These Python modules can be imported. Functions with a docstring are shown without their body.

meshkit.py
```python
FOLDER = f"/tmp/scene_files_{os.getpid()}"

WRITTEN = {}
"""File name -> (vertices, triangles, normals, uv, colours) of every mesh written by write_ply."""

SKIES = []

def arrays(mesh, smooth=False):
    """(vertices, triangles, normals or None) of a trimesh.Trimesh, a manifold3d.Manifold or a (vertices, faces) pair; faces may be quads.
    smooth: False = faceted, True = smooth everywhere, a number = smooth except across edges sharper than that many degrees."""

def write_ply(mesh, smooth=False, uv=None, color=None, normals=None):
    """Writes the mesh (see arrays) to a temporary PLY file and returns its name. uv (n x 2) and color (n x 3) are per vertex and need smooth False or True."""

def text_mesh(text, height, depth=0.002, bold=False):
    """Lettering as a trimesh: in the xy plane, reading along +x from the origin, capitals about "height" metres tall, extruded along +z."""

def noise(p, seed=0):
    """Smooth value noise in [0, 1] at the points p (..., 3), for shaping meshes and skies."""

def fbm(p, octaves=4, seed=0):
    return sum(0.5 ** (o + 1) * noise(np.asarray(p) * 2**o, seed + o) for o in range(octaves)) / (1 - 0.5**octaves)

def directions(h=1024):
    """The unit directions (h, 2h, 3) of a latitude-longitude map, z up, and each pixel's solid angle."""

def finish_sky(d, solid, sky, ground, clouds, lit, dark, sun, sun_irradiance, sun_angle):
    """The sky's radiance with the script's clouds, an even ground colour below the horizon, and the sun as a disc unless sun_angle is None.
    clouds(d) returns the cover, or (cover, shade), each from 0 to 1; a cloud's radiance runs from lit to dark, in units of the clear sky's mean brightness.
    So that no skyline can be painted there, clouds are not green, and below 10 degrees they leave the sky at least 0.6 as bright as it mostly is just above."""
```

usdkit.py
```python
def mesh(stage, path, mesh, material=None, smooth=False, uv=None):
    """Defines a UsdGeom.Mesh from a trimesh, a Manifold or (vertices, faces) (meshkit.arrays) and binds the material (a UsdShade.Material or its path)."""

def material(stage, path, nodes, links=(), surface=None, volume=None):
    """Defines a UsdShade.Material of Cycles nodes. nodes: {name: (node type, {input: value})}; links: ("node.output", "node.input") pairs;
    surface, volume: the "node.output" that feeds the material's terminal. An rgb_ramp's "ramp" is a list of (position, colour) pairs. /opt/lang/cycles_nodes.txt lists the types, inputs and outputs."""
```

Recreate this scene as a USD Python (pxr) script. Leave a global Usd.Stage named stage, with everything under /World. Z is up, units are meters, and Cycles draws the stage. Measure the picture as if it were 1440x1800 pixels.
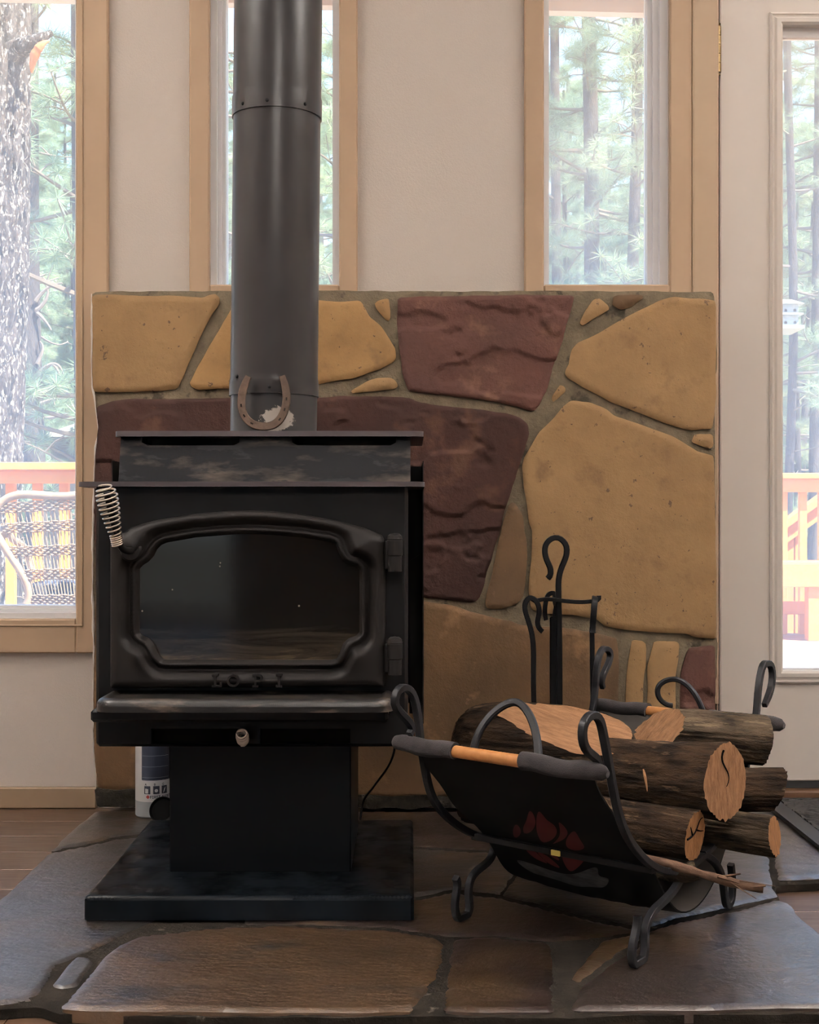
import math, random
import numpy as np, trimesh, shapely, usdkit, meshkit
import manifold3d as m3
from scipy.spatial import Delaunay, cKDTree
from scipy.interpolate import CubicSpline
from shapely.geometry import Polygon, MultiPolygon, Point, LineString, box as sbox
from pxr import Usd, UsdGeom, UsdLux, UsdShade, Gf, Sdf, Vt

stage = Usd.Stage.CreateInMemory()
UsdGeom.SetStageUpAxis(stage, 'Z'); UsdGeom.SetStageMetersPerUnit(stage, 1.0)
UsdGeom.Xform.Define(stage, '/World')
# ------------------------------------------------------------------ camera, sky, sun, exposure
F, CX, CY, CZ = 2400.0, 720.0, 912.0, 0.595            # focal length and principal point of the photograph in its pixels, camera height
cam = UsdGeom.Camera.Define(stage, '/World/camera')
cam.CreateHorizontalApertureAttr(36.0); cam.CreateVerticalApertureAttr(45.0)
cam.CreateFocalLengthAttr(36.0 * F / 1440.0)
cam.CreateVerticalApertureOffsetAttr(36.0 * 12.0 / 1440.0)
cam.CreateClippingRangeAttr(Gf.Vec2f(0.05, 2000))
cam.AddTranslateOp().Set((0, 0, CZ)); cam.AddRotateXYZOp().Set((90, 0, 0))
cam.CreateExposureAttr(0.0)
SKY, SUN = 3.4, 6.0
sky = usdkit.material(stage, '/World/Looks/sky', {
    'tc': ('texture_coordinate', {}),
    'sep': ('separate_xyz', {}),
    'ramp': ('rgb_ramp', {'ramp': [(0.0, (0.30, 0.27, 0.22)), (0.49, (0.30, 0.27, 0.22)), (0.505, (0.86, 0.93, 1.0)), (0.56, (0.62, 0.80, 1.0)), (0.63, (0.40, 0.64, 1.0)), (0.8, (0.28, 0.50, 0.95)), (1.0, (0.22, 0.42, 0.9))]}),
    'mr': ('map_range', {'from_min': -1.0, 'from_max': 1.0, 'to_min': 0.0, 'to_max': 1.0}),
    'noise': ('noise_texture', {'scale': 3.0, 'detail': 6.0, 'roughness': 0.6}),
    'cr': ('rgb_ramp', {'ramp': [(0.0, (0, 0, 0)), (0.57, (0, 0, 0)), (0.78, (1, 1, 1)), (1.0, (1, 1, 1))]}),
    'mix': ('mix', {'color2': (1.5, 1.5, 1.52)}),
    'bg': ('background_shader', {'strength': SKY})},
    [('tc.generated', 'sep.vector'), ('sep.z', 'mr.value'), ('mr.result', 'ramp.fac'), ('tc.generated', 'noise.vector'), ('noise.fac', 'cr.fac'),
     ('cr.color', 'mix.fac'), ('ramp.color', 'mix.color1'), ('mix.color', 'bg.color')], surface='bg.background')
dome = UsdLux.DomeLight.Define(stage, '/World/sky_light')
dome.CreateIntensityAttr(1.0)
UsdShade.MaterialBindingAPI.Apply(dome.GetPrim()).Bind(sky)
sun = UsdLux.DistantLight.Define(stage, '/World/sun')
sun.CreateIntensityAttr(SUN); sun.CreateNormalizeAttr(True); sun.CreateAngleAttr(0.6); sun.CreateColorAttr(Gf.Vec3f(1.0, 0.88, 0.68))
sun.AddRotateXYZOp().Set((36, 0, 58))                 # high, from the right and a little behind the house

# ------------------------------------------------------------------ helpers
def at(u, v, Y):
    """The point at depth Y that the photograph shows at pixel (u, v)."""
    return np.array([(u - CX) / F * Y, Y, CZ - (v - CY) / F * Y])
def onz(u, v, z=0.0):
    """The point of the horizontal plane z at pixel (u, v)."""
    return at(u, v, (CZ - z) * F / (v - CY))
class Plane:
    """A vertical plane through (x0, y0) along the horizontal direction d."""
    def __init__(s, x0, y0, d):
        s.o = np.array([x0, y0]); s.d = np.array(d, float) / np.hypot(*d)
    def px(s, u, v):
        k = (u - CX) / F                                # x = k*Y
        t = (s.o[0] - k * s.o[1]) / (k * s.d[1] - s.d[0])
        return at(u, v, s.o[1] + t * s.d[1])
    def tz(s, t, z):
        return np.array([*(s.o + t * s.d), z])
USED = {}
def path_for(name, parent):
    base = '/World' if parent is None else str(parent.GetPath())
    k = (base, name); n = USED.get(k, 0); USED[k] = n + 1
    return f'{base}/{name}' + (f'_{n:03d}' if n else '')
def obj(name, mesh, m, parent=None, smooth=32, label=None, kind=None, uv=None):
    p = usdkit.mesh(stage, path_for(name, parent), mesh, m, smooth=smooth, uv=uv).GetPrim()
    if label: p.SetCustomDataByKey('label', label)
    if kind: p.SetCustomDataByKey('kind', kind)
    return p
def thing(name, label, cat, loc=(0, 0, 0), rotz=0.0, group=None):
    x = UsdGeom.Xform.Define(stage, path_for(name, None))
    x.AddTranslateOp().Set(Gf.Vec3d(*map(float, loc)))
    if rotz: x.AddRotateZOp().Set(float(rotz))
    return tag(x.GetPrim(), label, cat, group)
def tag(p, label, cat, group=None):
    p.SetCustomDataByKey('label', label); p.SetCustomDataByKey('category', cat)
    if group: p.SetCustomDataByKey('group', group)
    return p
def setting(name, label=None):
    p = UsdGeom.Xform.Define(stage, path_for(name, None)).GetPrim()
    p.SetCustomDataByKey('kind', 'structure')
    if label: p.SetCustomDataByKey('label', label)
    return p
cat = trimesh.util.concatenate
def from_m3(m):
    a = m.to_mesh(); return trimesh.Trimesh(a.vert_properties[:, :3], a.tri_verts, process=False)
def to_m3(t):
    t = t.copy(); t.merge_vertices()
    return m3.Manifold(m3.Mesh(np.asarray(t.vertices, np.float32), np.asarray(t.faces, np.uint32)))
def bx(x0, x1, y0, y1, z0, z1, b=0.0):
    """A box with chamfered edges."""
    if b <= 0: return trimesh.creation.box(bounds=[[x0, y0, z0], [x1, y1, z1]])
    P = []
    for X, sx in ((x0, 1), (x1, -1)):
        for Y, sy in ((y0, 1), (y1, -1)):
            for Z, sz in ((z0, 1), (z1, -1)):
                P += [(X, Y + sy * b, Z + sz * b), (X + sx * b, Y, Z + sz * b), (X + sx * b, Y + sy * b, Z)]
    return trimesh.convex.convex_hull(np.array(P))
def catmull(P, n, closed=False):
    P = np.array(P, float); d = np.r_[0, np.cumsum(np.linalg.norm(np.diff(P, axis=0), axis=1) + 1e-9)]
    return CubicSpline(d / d[-1], P)(np.linspace(0, 1, n))
def sweep(P, prof, up=(0, 0, 1), scale=None, caps=True):
    """A profile (k x 2) swept along a polyline with parallel-transported frames; the first frame looks to UP."""
    P = np.asarray(P, float); prof = np.asarray(prof, float); n, k = len(P), len(prof)
    T = np.gradient(P, axis=0); T /= np.linalg.norm(T, axis=1, keepdims=True) + 1e-12
    u = np.array(up, float); u -= T[0] * (u @ T[0])
    if np.linalg.norm(u) < 1e-4: u = np.cross(T[0], [1, .3, .2])
    u /= np.linalg.norm(u); V = []
    for i in range(n):
        u = u - T[i] * (u @ T[i]); u /= np.linalg.norm(u) + 1e-12
        w = np.cross(T[i], u); s = 1.0 if scale is None else scale[i]
        V.append(P[i] + s * (prof[:, :1] * w + prof[:, 1:] * u))
    V = np.vstack(V); Fc = []
    for i in range(n - 1):
        for j in range(k):
            a, b, c, d = i * k + j, i * k + (j + 1) % k, (i + 1) * k + (j + 1) % k, (i + 1) * k + j
            Fc += [(a, b, c), (a, c, d)]
    if caps:
        for base, flip in ((0, 1), ((n - 1) * k, 0)):
            c = len(V); V = np.vstack([V, V[base:base + k].mean(0)])
            for j in range(k):
                a, b = base + j, base + (j + 1) % k
                Fc.append((c, b, a) if flip else (c, a, b))
    t = trimesh.Trimesh(V, Fc, process=False)
    if t.volume < 0: t.invert()
    return t
def circ(r, k=10): a = np.arange(k) * 2 * np.pi / k; return np.c_[r * np.cos(a), r * np.sin(a)]
def sq(w, h=None, b=.25):
    h = h or w; x, y = w / 2, h / 2; c = min(x, y) * b
    return np.array([(-x + c, -y), (x - c, -y), (x, -y + c), (x, y - c), (x - c, y), (-x + c, y), (-x, y - c), (-x, -y + c)])
def tube(P, r, k=10, scale=None, up=(0, 0, 1)): return sweep(P, circ(r, k), up, scale)
def lathe(prof, n=32, axis=None, loc=(0, 0, 0)):
    """(r, z) pairs revolved about z."""
    m = trimesh.creation.revolve(np.array(prof, float), sections=n)
    if axis is not None: m.apply_transform(trimesh.geometry.align_vectors([0, 0, 1], axis))
    m.apply_translation(loc)
    return m
def extr(poly, h):
    g = getattr(poly, 'geoms', [poly])
    return cat([trimesh.creation.extrude_polygon(p, h, engine='earcut') for p in g if p.area > 1e-9])
def plate_xz(poly, y0, y1, b=0.0):
    """A polygon of the (x, z) plane extruded from y0 to y1 (y0 < y1), its front rim (y0) chamfered by b."""
    def lay(p, ya, yb):
        m = extr(p, yb - ya); V = m.vertices.copy(); m.vertices = np.c_[V[:, 0], yb - V[:, 2], V[:, 1]]
        return m
    if b <= 0:
        m = lay(poly, y0, y1); m.fix_normals(); return m
    m = lay(poly, y0 + b, y1); q = lay(poly.buffer(-b), y0, y0 + b * 1.001)
    return cat([m, q])
def smooth_poly(P, n=160):
    P = np.array(P, float); P = np.vstack([P, P[:1]])
    d = np.r_[0, np.cumsum(np.linalg.norm(np.diff(P, axis=0), axis=1))]
    return Polygon(CubicSpline(d / d[-1], P, bc_type='periodic')(np.linspace(0, 1, n, endpoint=False)))
def fill(poly, res, bres=None, rings=()):
    """Points and triangles that fill a polygon, and each point's distance to its rim."""
    bres = bres or res * .7; B = []
    for ring in [poly.exterior, *poly.interiors]:
        n = max(8, int(ring.length / bres))
        B.append(np.array([ring.interpolate(i / n, normalized=True).coords[0] for i in range(n)]))
    nb = [len(b) for b in B]; B = np.vstack(B)
    x0, y0, x1, y1 = poly.bounds
    gx, gy = np.meshgrid(np.arange(x0, x1, res), np.arange(y0, y1, res * .87))
    gx[1::2] += res / 2; G = np.c_[gx.ravel(), gy.ravel()]
    inner = poly.buffer(-res * .55)
    if not inner.is_empty: G = G[shapely.contains_xy(inner, G[:, 0], G[:, 1])]
    else: G = G[:0]
    if rings: G = G[shapely.contains_xy(poly.buffer(-max(rings) - res * .5), G[:, 0], G[:, 1])]
    for r in rings:
        for g in getattr(poly.buffer(-r), 'geoms', [poly.buffer(-r)]):
            for ring in [g.exterior, *g.interiors]:
                n = max(8, int(ring.length / bres)); G = np.vstack([G, [ring.interpolate((i + .5 * (rings.index(r) % 2)) / n, normalized=True).coords[0] for i in range(n)]])
    P = np.vstack([B, G]); T = Delaunay(P).simplices
    C = P[T].mean(1); T = T[shapely.contains_xy(poly, C[:, 0], C[:, 1])]
    a, b, c = P[T[:, 0]], P[T[:, 1]], P[T[:, 2]]
    cr = (b[:, 0] - a[:, 0]) * (c[:, 1] - a[:, 1]) - (b[:, 1] - a[:, 1]) * (c[:, 0] - a[:, 0])
    T = T[np.abs(cr) > 1e-12]; cr = cr[np.abs(cr) > 1e-12]; T[cr < 0] = T[cr < 0][:, ::-1]
    d = shapely.distance(shapely.points(P), poly.boundary)
    return P, T, d, nb
def slab(poly, height, res, base=0.0, bres=None, rings=()):
    """A closed-sided relief: height(P, d) over a polygon, skirts down to base. Columns are (a, b, h)."""
    P, T, d, nb = fill(poly, res, bres, rings); h = height(P, d)
    V = np.c_[P, h]; n0 = len(V); nB = sum(nb); S = np.c_[P[:nB], np.full(nB, base)]
    V = np.vstack([V, V[:nB], S]); Fc = [T]; o = 0
    for n in nb:
        i = np.arange(n) + o; j = np.roll(i, -1)
        if o > 0 or not poly.exterior.is_ccw: i, j = (j, i) if poly.exterior.is_ccw == (o == 0) else (i, j)
        Fc += [np.c_[i + n0, i + n0 + nB, j + n0 + nB], np.c_[i + n0, j + n0 + nB, j + n0]]; o += n
    return trimesh.Trimesh(V, np.vstack(Fc), process=False)
def to_wall(m, y):
    V = m.vertices; m.vertices = np.c_[V[:, 0], y - V[:, 2], V[:, 1]]; m.invert(); m.invert(); return m
def ragged(P, amp, seed, step=.008, freq=28.0):
    """A polygon with its rim roughened like broken stone."""
    poly = Polygon(P).buffer(0)
    if isinstance(poly, MultiPolygon): poly = max(poly.geoms, key=lambda g: g.area)
    r = poly.buffer(-.004).buffer(.004).exterior; n = max(12, int(r.length / step))
    Q = np.array([r.interpolate(i / n, normalized=True).coords[0] for i in range(n)])
    t = np.roll(Q, -1, 0) - np.roll(Q, 1, 0); nn = np.c_[t[:, 1], -t[:, 0]] / (np.linalg.norm(t, axis=1, keepdims=True) + 1e-9)
    f = meshkit.fbm(np.c_[Q * freq, np.full(n, seed * 3.7)], 3, seed) - .5
    out = Polygon(Q + nn * (2 * amp * f)[:, None]).buffer(0)
    return max(out.geoms, key=lambda g: g.area) if isinstance(out, MultiPolygon) else out
def xform(m, M): m = m.copy(); m.apply_transform(M); return m
def frame(o, x, y, z):
    M = np.eye(4); M[:3, 0], M[:3, 1], M[:3, 2], M[:3, 3] = x, y, z, o; return M

# ------------------------------------------------------------------ materials
def pbr(name, color, rough=.6, color2=None, scale=6.0, detail=5.0, lo=.35, hi=.65, bump=0.0, bscale=60.0, bdist=.002, spec=.25, metal=0.0, coat=0.0, coat_rough=.2, coat_ior=1.5,
        stretch=(1, 1, 1), coord='geo', rvar=0.0, spots=None, extra=None, sheen=0.0):
    """A principled material: two colours mixed by noise, optional fine relief and specks."""
    N = {'p': ('principled_bsdf', {'roughness': rough, 'specular_ior_level': spec, 'metallic': metal, 'coat_weight': coat, 'coat_roughness': coat_rough, 'coat_ior': coat_ior, 'base_color': color, 'sheen_weight': sheen})}
    L = []
    src = 'geo.position'
    if coord == 'geo': N['geo'] = ('geometry', {})
    else: N['tc'] = ('texture_coordinate', {}); src = 'tc.object'
    N['map'] = ('mapping', {'scale': stretch}); L.append((src, 'map.vector'))
    last = None
    if color2 is not None:
        N['n'] = ('noise_texture', {'scale': scale, 'detail': detail, 'roughness': .6}); L.append(('map.vector', 'n.vector'))
        N['r'] = ('rgb_ramp', {'ramp': [(0, color), (lo, color), (hi, color2), (1, color2)]}); L.append(('n.fac', 'r.fac'))
        last = 'r.color'
    for i, (col, sc, thr, soft) in enumerate(spots or []):
        N[f's{i}'] = ('noise_texture', {'scale': sc, 'detail': 4.0, 'roughness': .65}); L.append(('map.vector', f's{i}.vector'))
        N[f'sr{i}'] = ('rgb_ramp', {'ramp': [(0, (0, 0, 0)), (thr, (0, 0, 0)), (min(thr + soft, 1), (1, 1, 1)), (1, (1, 1, 1))]}); L.append((f's{i}.fac', f'sr{i}.fac'))
        N[f'sm{i}'] = ('mix', {'color1': color, 'color2': col}); L.append((f'sr{i}.color', f'sm{i}.fac'))
        if last: L.append((last, f'sm{i}.color1'))
        last = f'sm{i}.color'
    if last: L.append((last, 'p.base_color'))
    if rvar:
        N['rn'] = ('noise_texture', {'scale': scale * 2.3, 'detail': 5.0}); L.append(('map.vector', 'rn.vector'))
        N['rm'] = ('map_range', {'from_min': .3, 'from_max': .7, 'to_min': max(.05, rough - rvar), 'to_max': rough + rvar, 'clamp': True}); L += [('rn.fac', 'rm.value'), ('rm.result', 'p.roughness')]
    if bump:
        N['bn'] = ('noise_texture', {'scale': bscale, 'detail': 6.0, 'roughness': .65}); L.append(('map.vector', 'bn.vector'))
        N['b'] = ('bump', {'strength': bump, 'distance': bdist}); L += [('bn.fac', 'b.height'), ('b.normal', 'p.normal'), ('b.normal', 'p.coat_normal')]
    return usdkit.material(stage, f'/World/Looks/{name}', N, L, surface='p.BSDF')
M = {}
M['wall'] = pbr('wall_paint', (.72, .645, .585), .7, bump=.35, bscale=220, bdist=.003)
M['rear'] = pbr('rear_wall_wood', (.16, .10, .065), .6, (.11, .07, .045), scale=4, stretch=(12, 1, 1))
M['ceiling'] = pbr('ceiling_paint', (.8, .77, .73), .8)
M['casing'] = pbr('tan_casing', (.43, .305, .205), .5, (.38, .265, .178), scale=3, bump=.12, bscale=40)
M['jamb'] = pbr('tan_jamb', (.42, .31, .215), .5, (.38, .275, .19), scale=3, bump=.1, bscale=40)
M['vinyl'] = pbr('white_vinyl', (.90, .89, .90), .35)
M['door'] = pbr('door_paint', (.84, .775, .72), .45, (.80, .735, .68), scale=2.5, bump=.08, bscale=30)
M['base'] = pbr('baseboard_paint', (.235, .168, .108), .5, (.20, .14, .09), scale=4)
M['brass'] = pbr('aged_brass', (.20, .14, .07), .5, (.10, .07, .035), scale=60, metal=1.0)
M['black_gap'] = pbr('black_rubber', (.012, .012, .013), .7)
M['oak'] = pbr('threshold_wood', (.07, .032, .015), .6, (.04, .018, .008), scale=8, stretch=(1, 14, 14))
SPK = [((.135, .075, .034), 11, .58, .16), ((.075, .04, .02), 55, .66, .03), ((.05, .03, .02), 120, .70, .03)]
M['ochre'] = pbr('ochre_flagstone', (.225, .134, .060), .8, (.165, .096, .042), scale=5, bump=.5, bscale=90, bdist=.003, spec=.3, spots=SPK)
M['ochre2'] = pbr('shaded_brown_flagstone', (.074, .038, .0145), .8, (.044, .023, .009), scale=6, bump=.5, bscale=90, bdist=.003, spec=.3, spots=SPK)  # brown stone, with occlusion shade and soot also put into its tone
M['gold'] = pbr('gold_flagstone', (.27, .155, .062), .8, (.20, .112, .044), scale=8, bump=.5, bscale=80, bdist=.003, spec=.3, spots=SPK)
M['redst'] = pbr('red_flagstone', (.056, .021, .015), .8, (.036, .014, .0105), scale=7, bump=.7, bscale=60, bdist=.004, spec=.2, spots=[((.085, .042, .026), 9, .58, .1)])
M['redst2'] = pbr('dark_red_flagstone', (.024, .0085, .006), .8, (.015, .0056, .0042), scale=5, bump=.6, bscale=70, bdist=.003, spec=.15, spots=[((.045, .02, .013), 7, .6, .1)])
M['mortar'] = pbr('mortar', (.115, .092, .062), .95, (.07, .054, .036), scale=22, bump=.9, bscale=150, bdist=.003, spec=.1, spots=[((.03, .024, .017), 14, .6, .06)])
M['rough_dark'] = pbr('rough_black', (.009, .008, .007), .95, (.022, .018, .014), spec=.03, scale=60, bump=1, bscale=120, bdist=.004)  # black of the shaded gap strip, also used for the brush bristles
M['caulk'] = pbr('white_caulk', (.75, .70, .66), .6)
HS = dict(spec=.3, coat=1.0, coat_rough=.27, coat_ior=1.62, bump=.5, bscale=55, bdist=.004, rvar=.12)
LT = [((.058, .033, .015), 4.5, .50, .16), ((.012, .010, .009), 6.5, .55, .14), ((.07, .058, .05), 9, .64, .1), ((.14, .115, .09), 34, .68, .05)]
M['h_brown'] = pbr('hearth_brown', (.078, .043, .020), .5, (.045, .026, .013), scale=7, stretch=(1, 2.2, 1), spots=LT, **HS)
M['h_grey'] = pbr('hearth_grey', (.030, .026, .024), .48, (.018, .0155, .014), scale=6, stretch=(1, 2, 1), spots=LT, **HS)
M['h_red'] = pbr('hearth_red', (.026, .014, .010), .5, (.015, .0085, .0065), scale=6, spots=LT, **HS)
M['h_rose'] = pbr('hearth_rose', (.038, .026, .021), .42, (.022, .015, .0125), scale=5, spots=LT, **HS)
M['h_edge'] = pbr('hearth_mortar', (.015, .012, .0095), .9, (.007, .006, .005), scale=30, bump=.8, bscale=120, bdist=.003, spec=.05, spots=[((.07, .06, .05), 26, .66, .05)])
M['steel'] = pbr('black_stove_paint', (.0055, .0052, .0055), .36, (.0035, .0034, .0037), scale=9, bump=.1, bscale=400, bdist=.0004, rvar=.04, spec=.10)
M['worn'] = pbr('worn_stove_paint', (.006, .006, .007), .5, (.05, .04, .033), spec=.06, scale=7, stretch=(1, 1, 4), lo=.5, hi=.72, bump=.15, bscale=400, bdist=.0006, spots=[((.012, .012, .013), 12, .56, .05)])
M['plate'] = pbr('stove_plate_paint', (.06, .05, .053), .38, (.04, .034, .037), scale=12, stretch=(.4, 3, 3), metal=.35)
M['cast'] = pbr('cast_iron_paint', (.0085, .0072, .0068), .5, (.006, .0052, .005), spec=.07, scale=8, bump=.2, bscale=500, bdist=.0006)
M['lip'] = pbr('worn_lip', (.006, .0055, .0055), .38, (.085, .065, .05), scale=24, stretch=(.5, 2, 2), lo=.52, hi=.75, bump=.2, bscale=300, bdist=.0008)
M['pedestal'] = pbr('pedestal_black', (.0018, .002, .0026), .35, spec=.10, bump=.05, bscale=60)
M['pad'] = pbr('pad_black', (.0018, .0022, .0028), .28, (.0035, .0050, .0070), scale=9, spec=.07, rvar=.1, spots=[((.10, .12, .14), 160, .74, .02)])  # faint blue stands in for the window reflection on its top
M['void'] = pbr('black_void', (.003, .003, .003), .9, spec=0.0)
M['glass_soot'] = usdkit.material(stage, '/World/Looks/sooted_glass', {
    'geo': ('geometry', {}), 'map': ('mapping', {'scale': (3, 1, 26)}), 'n': ('noise_texture', {'scale': 2.2, 'detail': 7.0, 'roughness': .65, 'distortion': .6}),
    'sep': ('separate_xyz', {}), 'h': ('map_range', {'from_min': .376, 'from_max': .475, 'to_min': 1.0, 'to_max': 0.0, 'clamp': True}),
    'mul': ('math', {'math_type': 'multiply'}), 'r': ('rgb_ramp', {'ramp': [(0, (.0018, .002, .0024)), (.24, (.003, .003, .003)), (.42, (.018, .014, .010)), (.6, (.075, .055, .036)), (1, (.09, .066, .043))]}),
    'v': ('voronoi_texture', {'scale': 42.0, 'randomness': 1.0}), 'vr': ('rgb_ramp', {'ramp': [(0, (1, 1, 1)), (.045, (1, 1, 1)), (.07, (0, 0, 0)), (1, (0, 0, 0))]}),
    'vc': ('separate_color', {}), 'gt': ('math', {'math_type': 'greater_than', 'value2': .80}), 'vm': ('math', {'math_type': 'multiply'}),
    'mix': ('mix', {'color2': (.22, .19, .15)}), 'p': ('principled_bsdf', {'roughness': .06, 'specular_ior_level': .3})},
    [('geo.position', 'map.vector'), ('map.vector', 'n.vector'), ('geo.position', 'sep.vector'), ('sep.z', 'h.value'), ('h.result', 'mul.value1'), ('n.fac', 'mul.value2'), ('mul.value', 'r.fac'),
     ('geo.position', 'v.vector'), ('v.distance', 'vr.fac'), ('v.color', 'vc.color'), ('vc.r', 'gt.value1'), ('gt.value', 'vm.value1'), ('vr.color', 'vm.value2'), ('vm.value', 'mix.fac'),
     ('r.color', 'mix.color1'), ('mix.color', 'p.base_color')], surface='p.BSDF')
M['nickel'] = pbr('nickel_wire', (.78, .70, .60), .25, metal=1.0)
M['knobm'] = pbr('knob_wire', (.62, .54, .46), .38, metal=.7)
M['pipe'] = pbr('stovepipe_paint', (.013, .011, .011), .25, (.008, .0066, .0068), scale=4, stretch=(1, 1, .5), spec=.12, sheen=.2, bump=.04, bscale=200, bdist=.0004)
PC = at(462, 722, 2.335)
M['pipe_low'] = usdkit.material(stage, '/World/Looks/stovepipe_chipped', {
    'geo': ('geometry', {}), 'n': ('noise_texture', {'scale': 26.0, 'detail': 6.0, 'roughness': .7}),
    'sub': ('vector_math', {'math_type': 'subtract', 'vector2': tuple(at(484, 736, 2.335))}), 'sc': ('mapping', {'scale': (26, 5, 30)}), 'len': ('vector_math', {'math_type': 'length'}),
    'ma': ('math', {'math_type': 'multiply_add', 'value2': 1.5, 'value3': 0.0}), 'r': ('rgb_ramp', {'ramp': [(0, (1, 1, 1)), (.70, (1, 1, 1)), (.73, (0, 0, 0)), (1, (0, 0, 0))]}),
    'add': ('math', {'math_type': 'add'}), 'half': ('math', {'math_type': 'multiply', 'value2': .5}),
    'mix': ('mix', {'color1': (.014, .0128, .0132), 'color2': (.40, .36, .32)}), 'p': ('principled_bsdf', {'roughness': .28, 'specular_ior_level': .15, 'sheen_weight': .2})},
    [('geo.position', 'sub.vector1'), ('sub.vector', 'sc.vector'), ('sc.vector', 'len.vector1'), ('geo.position', 'n.vector'), ('len.value', 'add.value1'), ('n.fac', 'ma.value1'), ('ma.value', 'add.value2'),
     ('add.value', 'half.value1'), ('half.value', 'r.fac'), ('r.color', 'mix.fac'), ('mix.color', 'p.base_color')], surface='p.BSDF')
M['rust'] = pbr('rusty_iron', (.075, .05, .037), .7, (.045, .03, .023), spec=.1, scale=60, bump=.6, bscale=140, bdist=.0015)
M['iron'] = pbr('wrought_iron', (.006, .006, .007), .4, (.009, .009, .0105), spec=.10, scale=40, bump=.3, bscale=90, bdist=.001)
M['iron2'] = pbr('black_iron', (.0035, .0035, .004), .42, spec=.08, bump=.3, bscale=90, bdist=.001)
M['canvas'] = pbr('black_canvas', (.0045, .0045, .005), .9, (.007, .0065, .007), scale=20, bump=.4, bscale=900, bdist=.0006, spec=.08)
M['canvas_in'] = pbr('grey_canvas_lining', (.05, .043, .038), .7, (.036, .031, .028), scale=14, bump=.3, bscale=900, bdist=.0006)
M['sleeve'] = pbr('felted_sleeve', (.012, .010, .0105), .95, (.022, .018, .019), scale=60, bump=.8, bscale=500, bdist=.001, sheen=.06, spec=.15)
M['dowel'] = pbr('dowel_wood', (.42, .19, .065), .5, (.34, .14, .045), scale=6, stretch=(12, 12, 12))
M['flame'] = pbr('red_print', (.06, .006, .006), .8)
M['greyprint'] = pbr('grey_print', (.06, .06, .062), .8, (.02, .02, .021), scale=30, stretch=(1, 1, 3))
M['tagm'] = pbr('yellow_tag', (.75, .60, .15), .5)
M['bark'] = pbr('weathered_wood', (.028, .0165, .010), .9, (.006, .0042, .0033), scale=9, stretch=(2.2, 9, 9), coord='obj', spec=.06, lo=.4, hi=.62, bump=1.0, bscale=16, bdist=.006, spots=[((.075, .049, .031), 7, .60, .08)])
M['bark2'] = pbr('grey_weathered_wood', (.055, .039, .026), .9, (.013, .0095, .0075), scale=9, stretch=(2.2, 9, 9), coord='obj', spec=.06, lo=.4, hi=.62, bump=1.0, bscale=16, bdist=.006, spots=[((.105, .078, .052), 7, .58, .08)])
def cutwood(name, a, b):
    return pbr(name, a, .8, b, scale=10, stretch=(3, 22, 5), coord='obj', bump=.7, bscale=22, bdist=.003, spots=[((.12, .05, .02), 9, .66, .04)])
M['cut'] = cutwood('cut_wood', (.26, .135, .068), (.165, .08, .037)); M['cut2'] = cutwood('orange_cut_wood', (.26, .122, .048), (.17, .077, .029)); M['cut3'] = cutwood('pale_cut_wood', (.42, .27, .195), (.30, .18, .125))
M['twig'] = pbr('twig', (.045, .022, .013), .9, (.09, .05, .03), scale=50, bump=.7, bscale=120)
M['plank'] = pbr('floor_laminate', (.085, .049, .030), .42, (.060, .034, .021), scale=5, stretch=(1.2, 16, 16), rvar=.06, coat=.18, coat_rough=.18)
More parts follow.
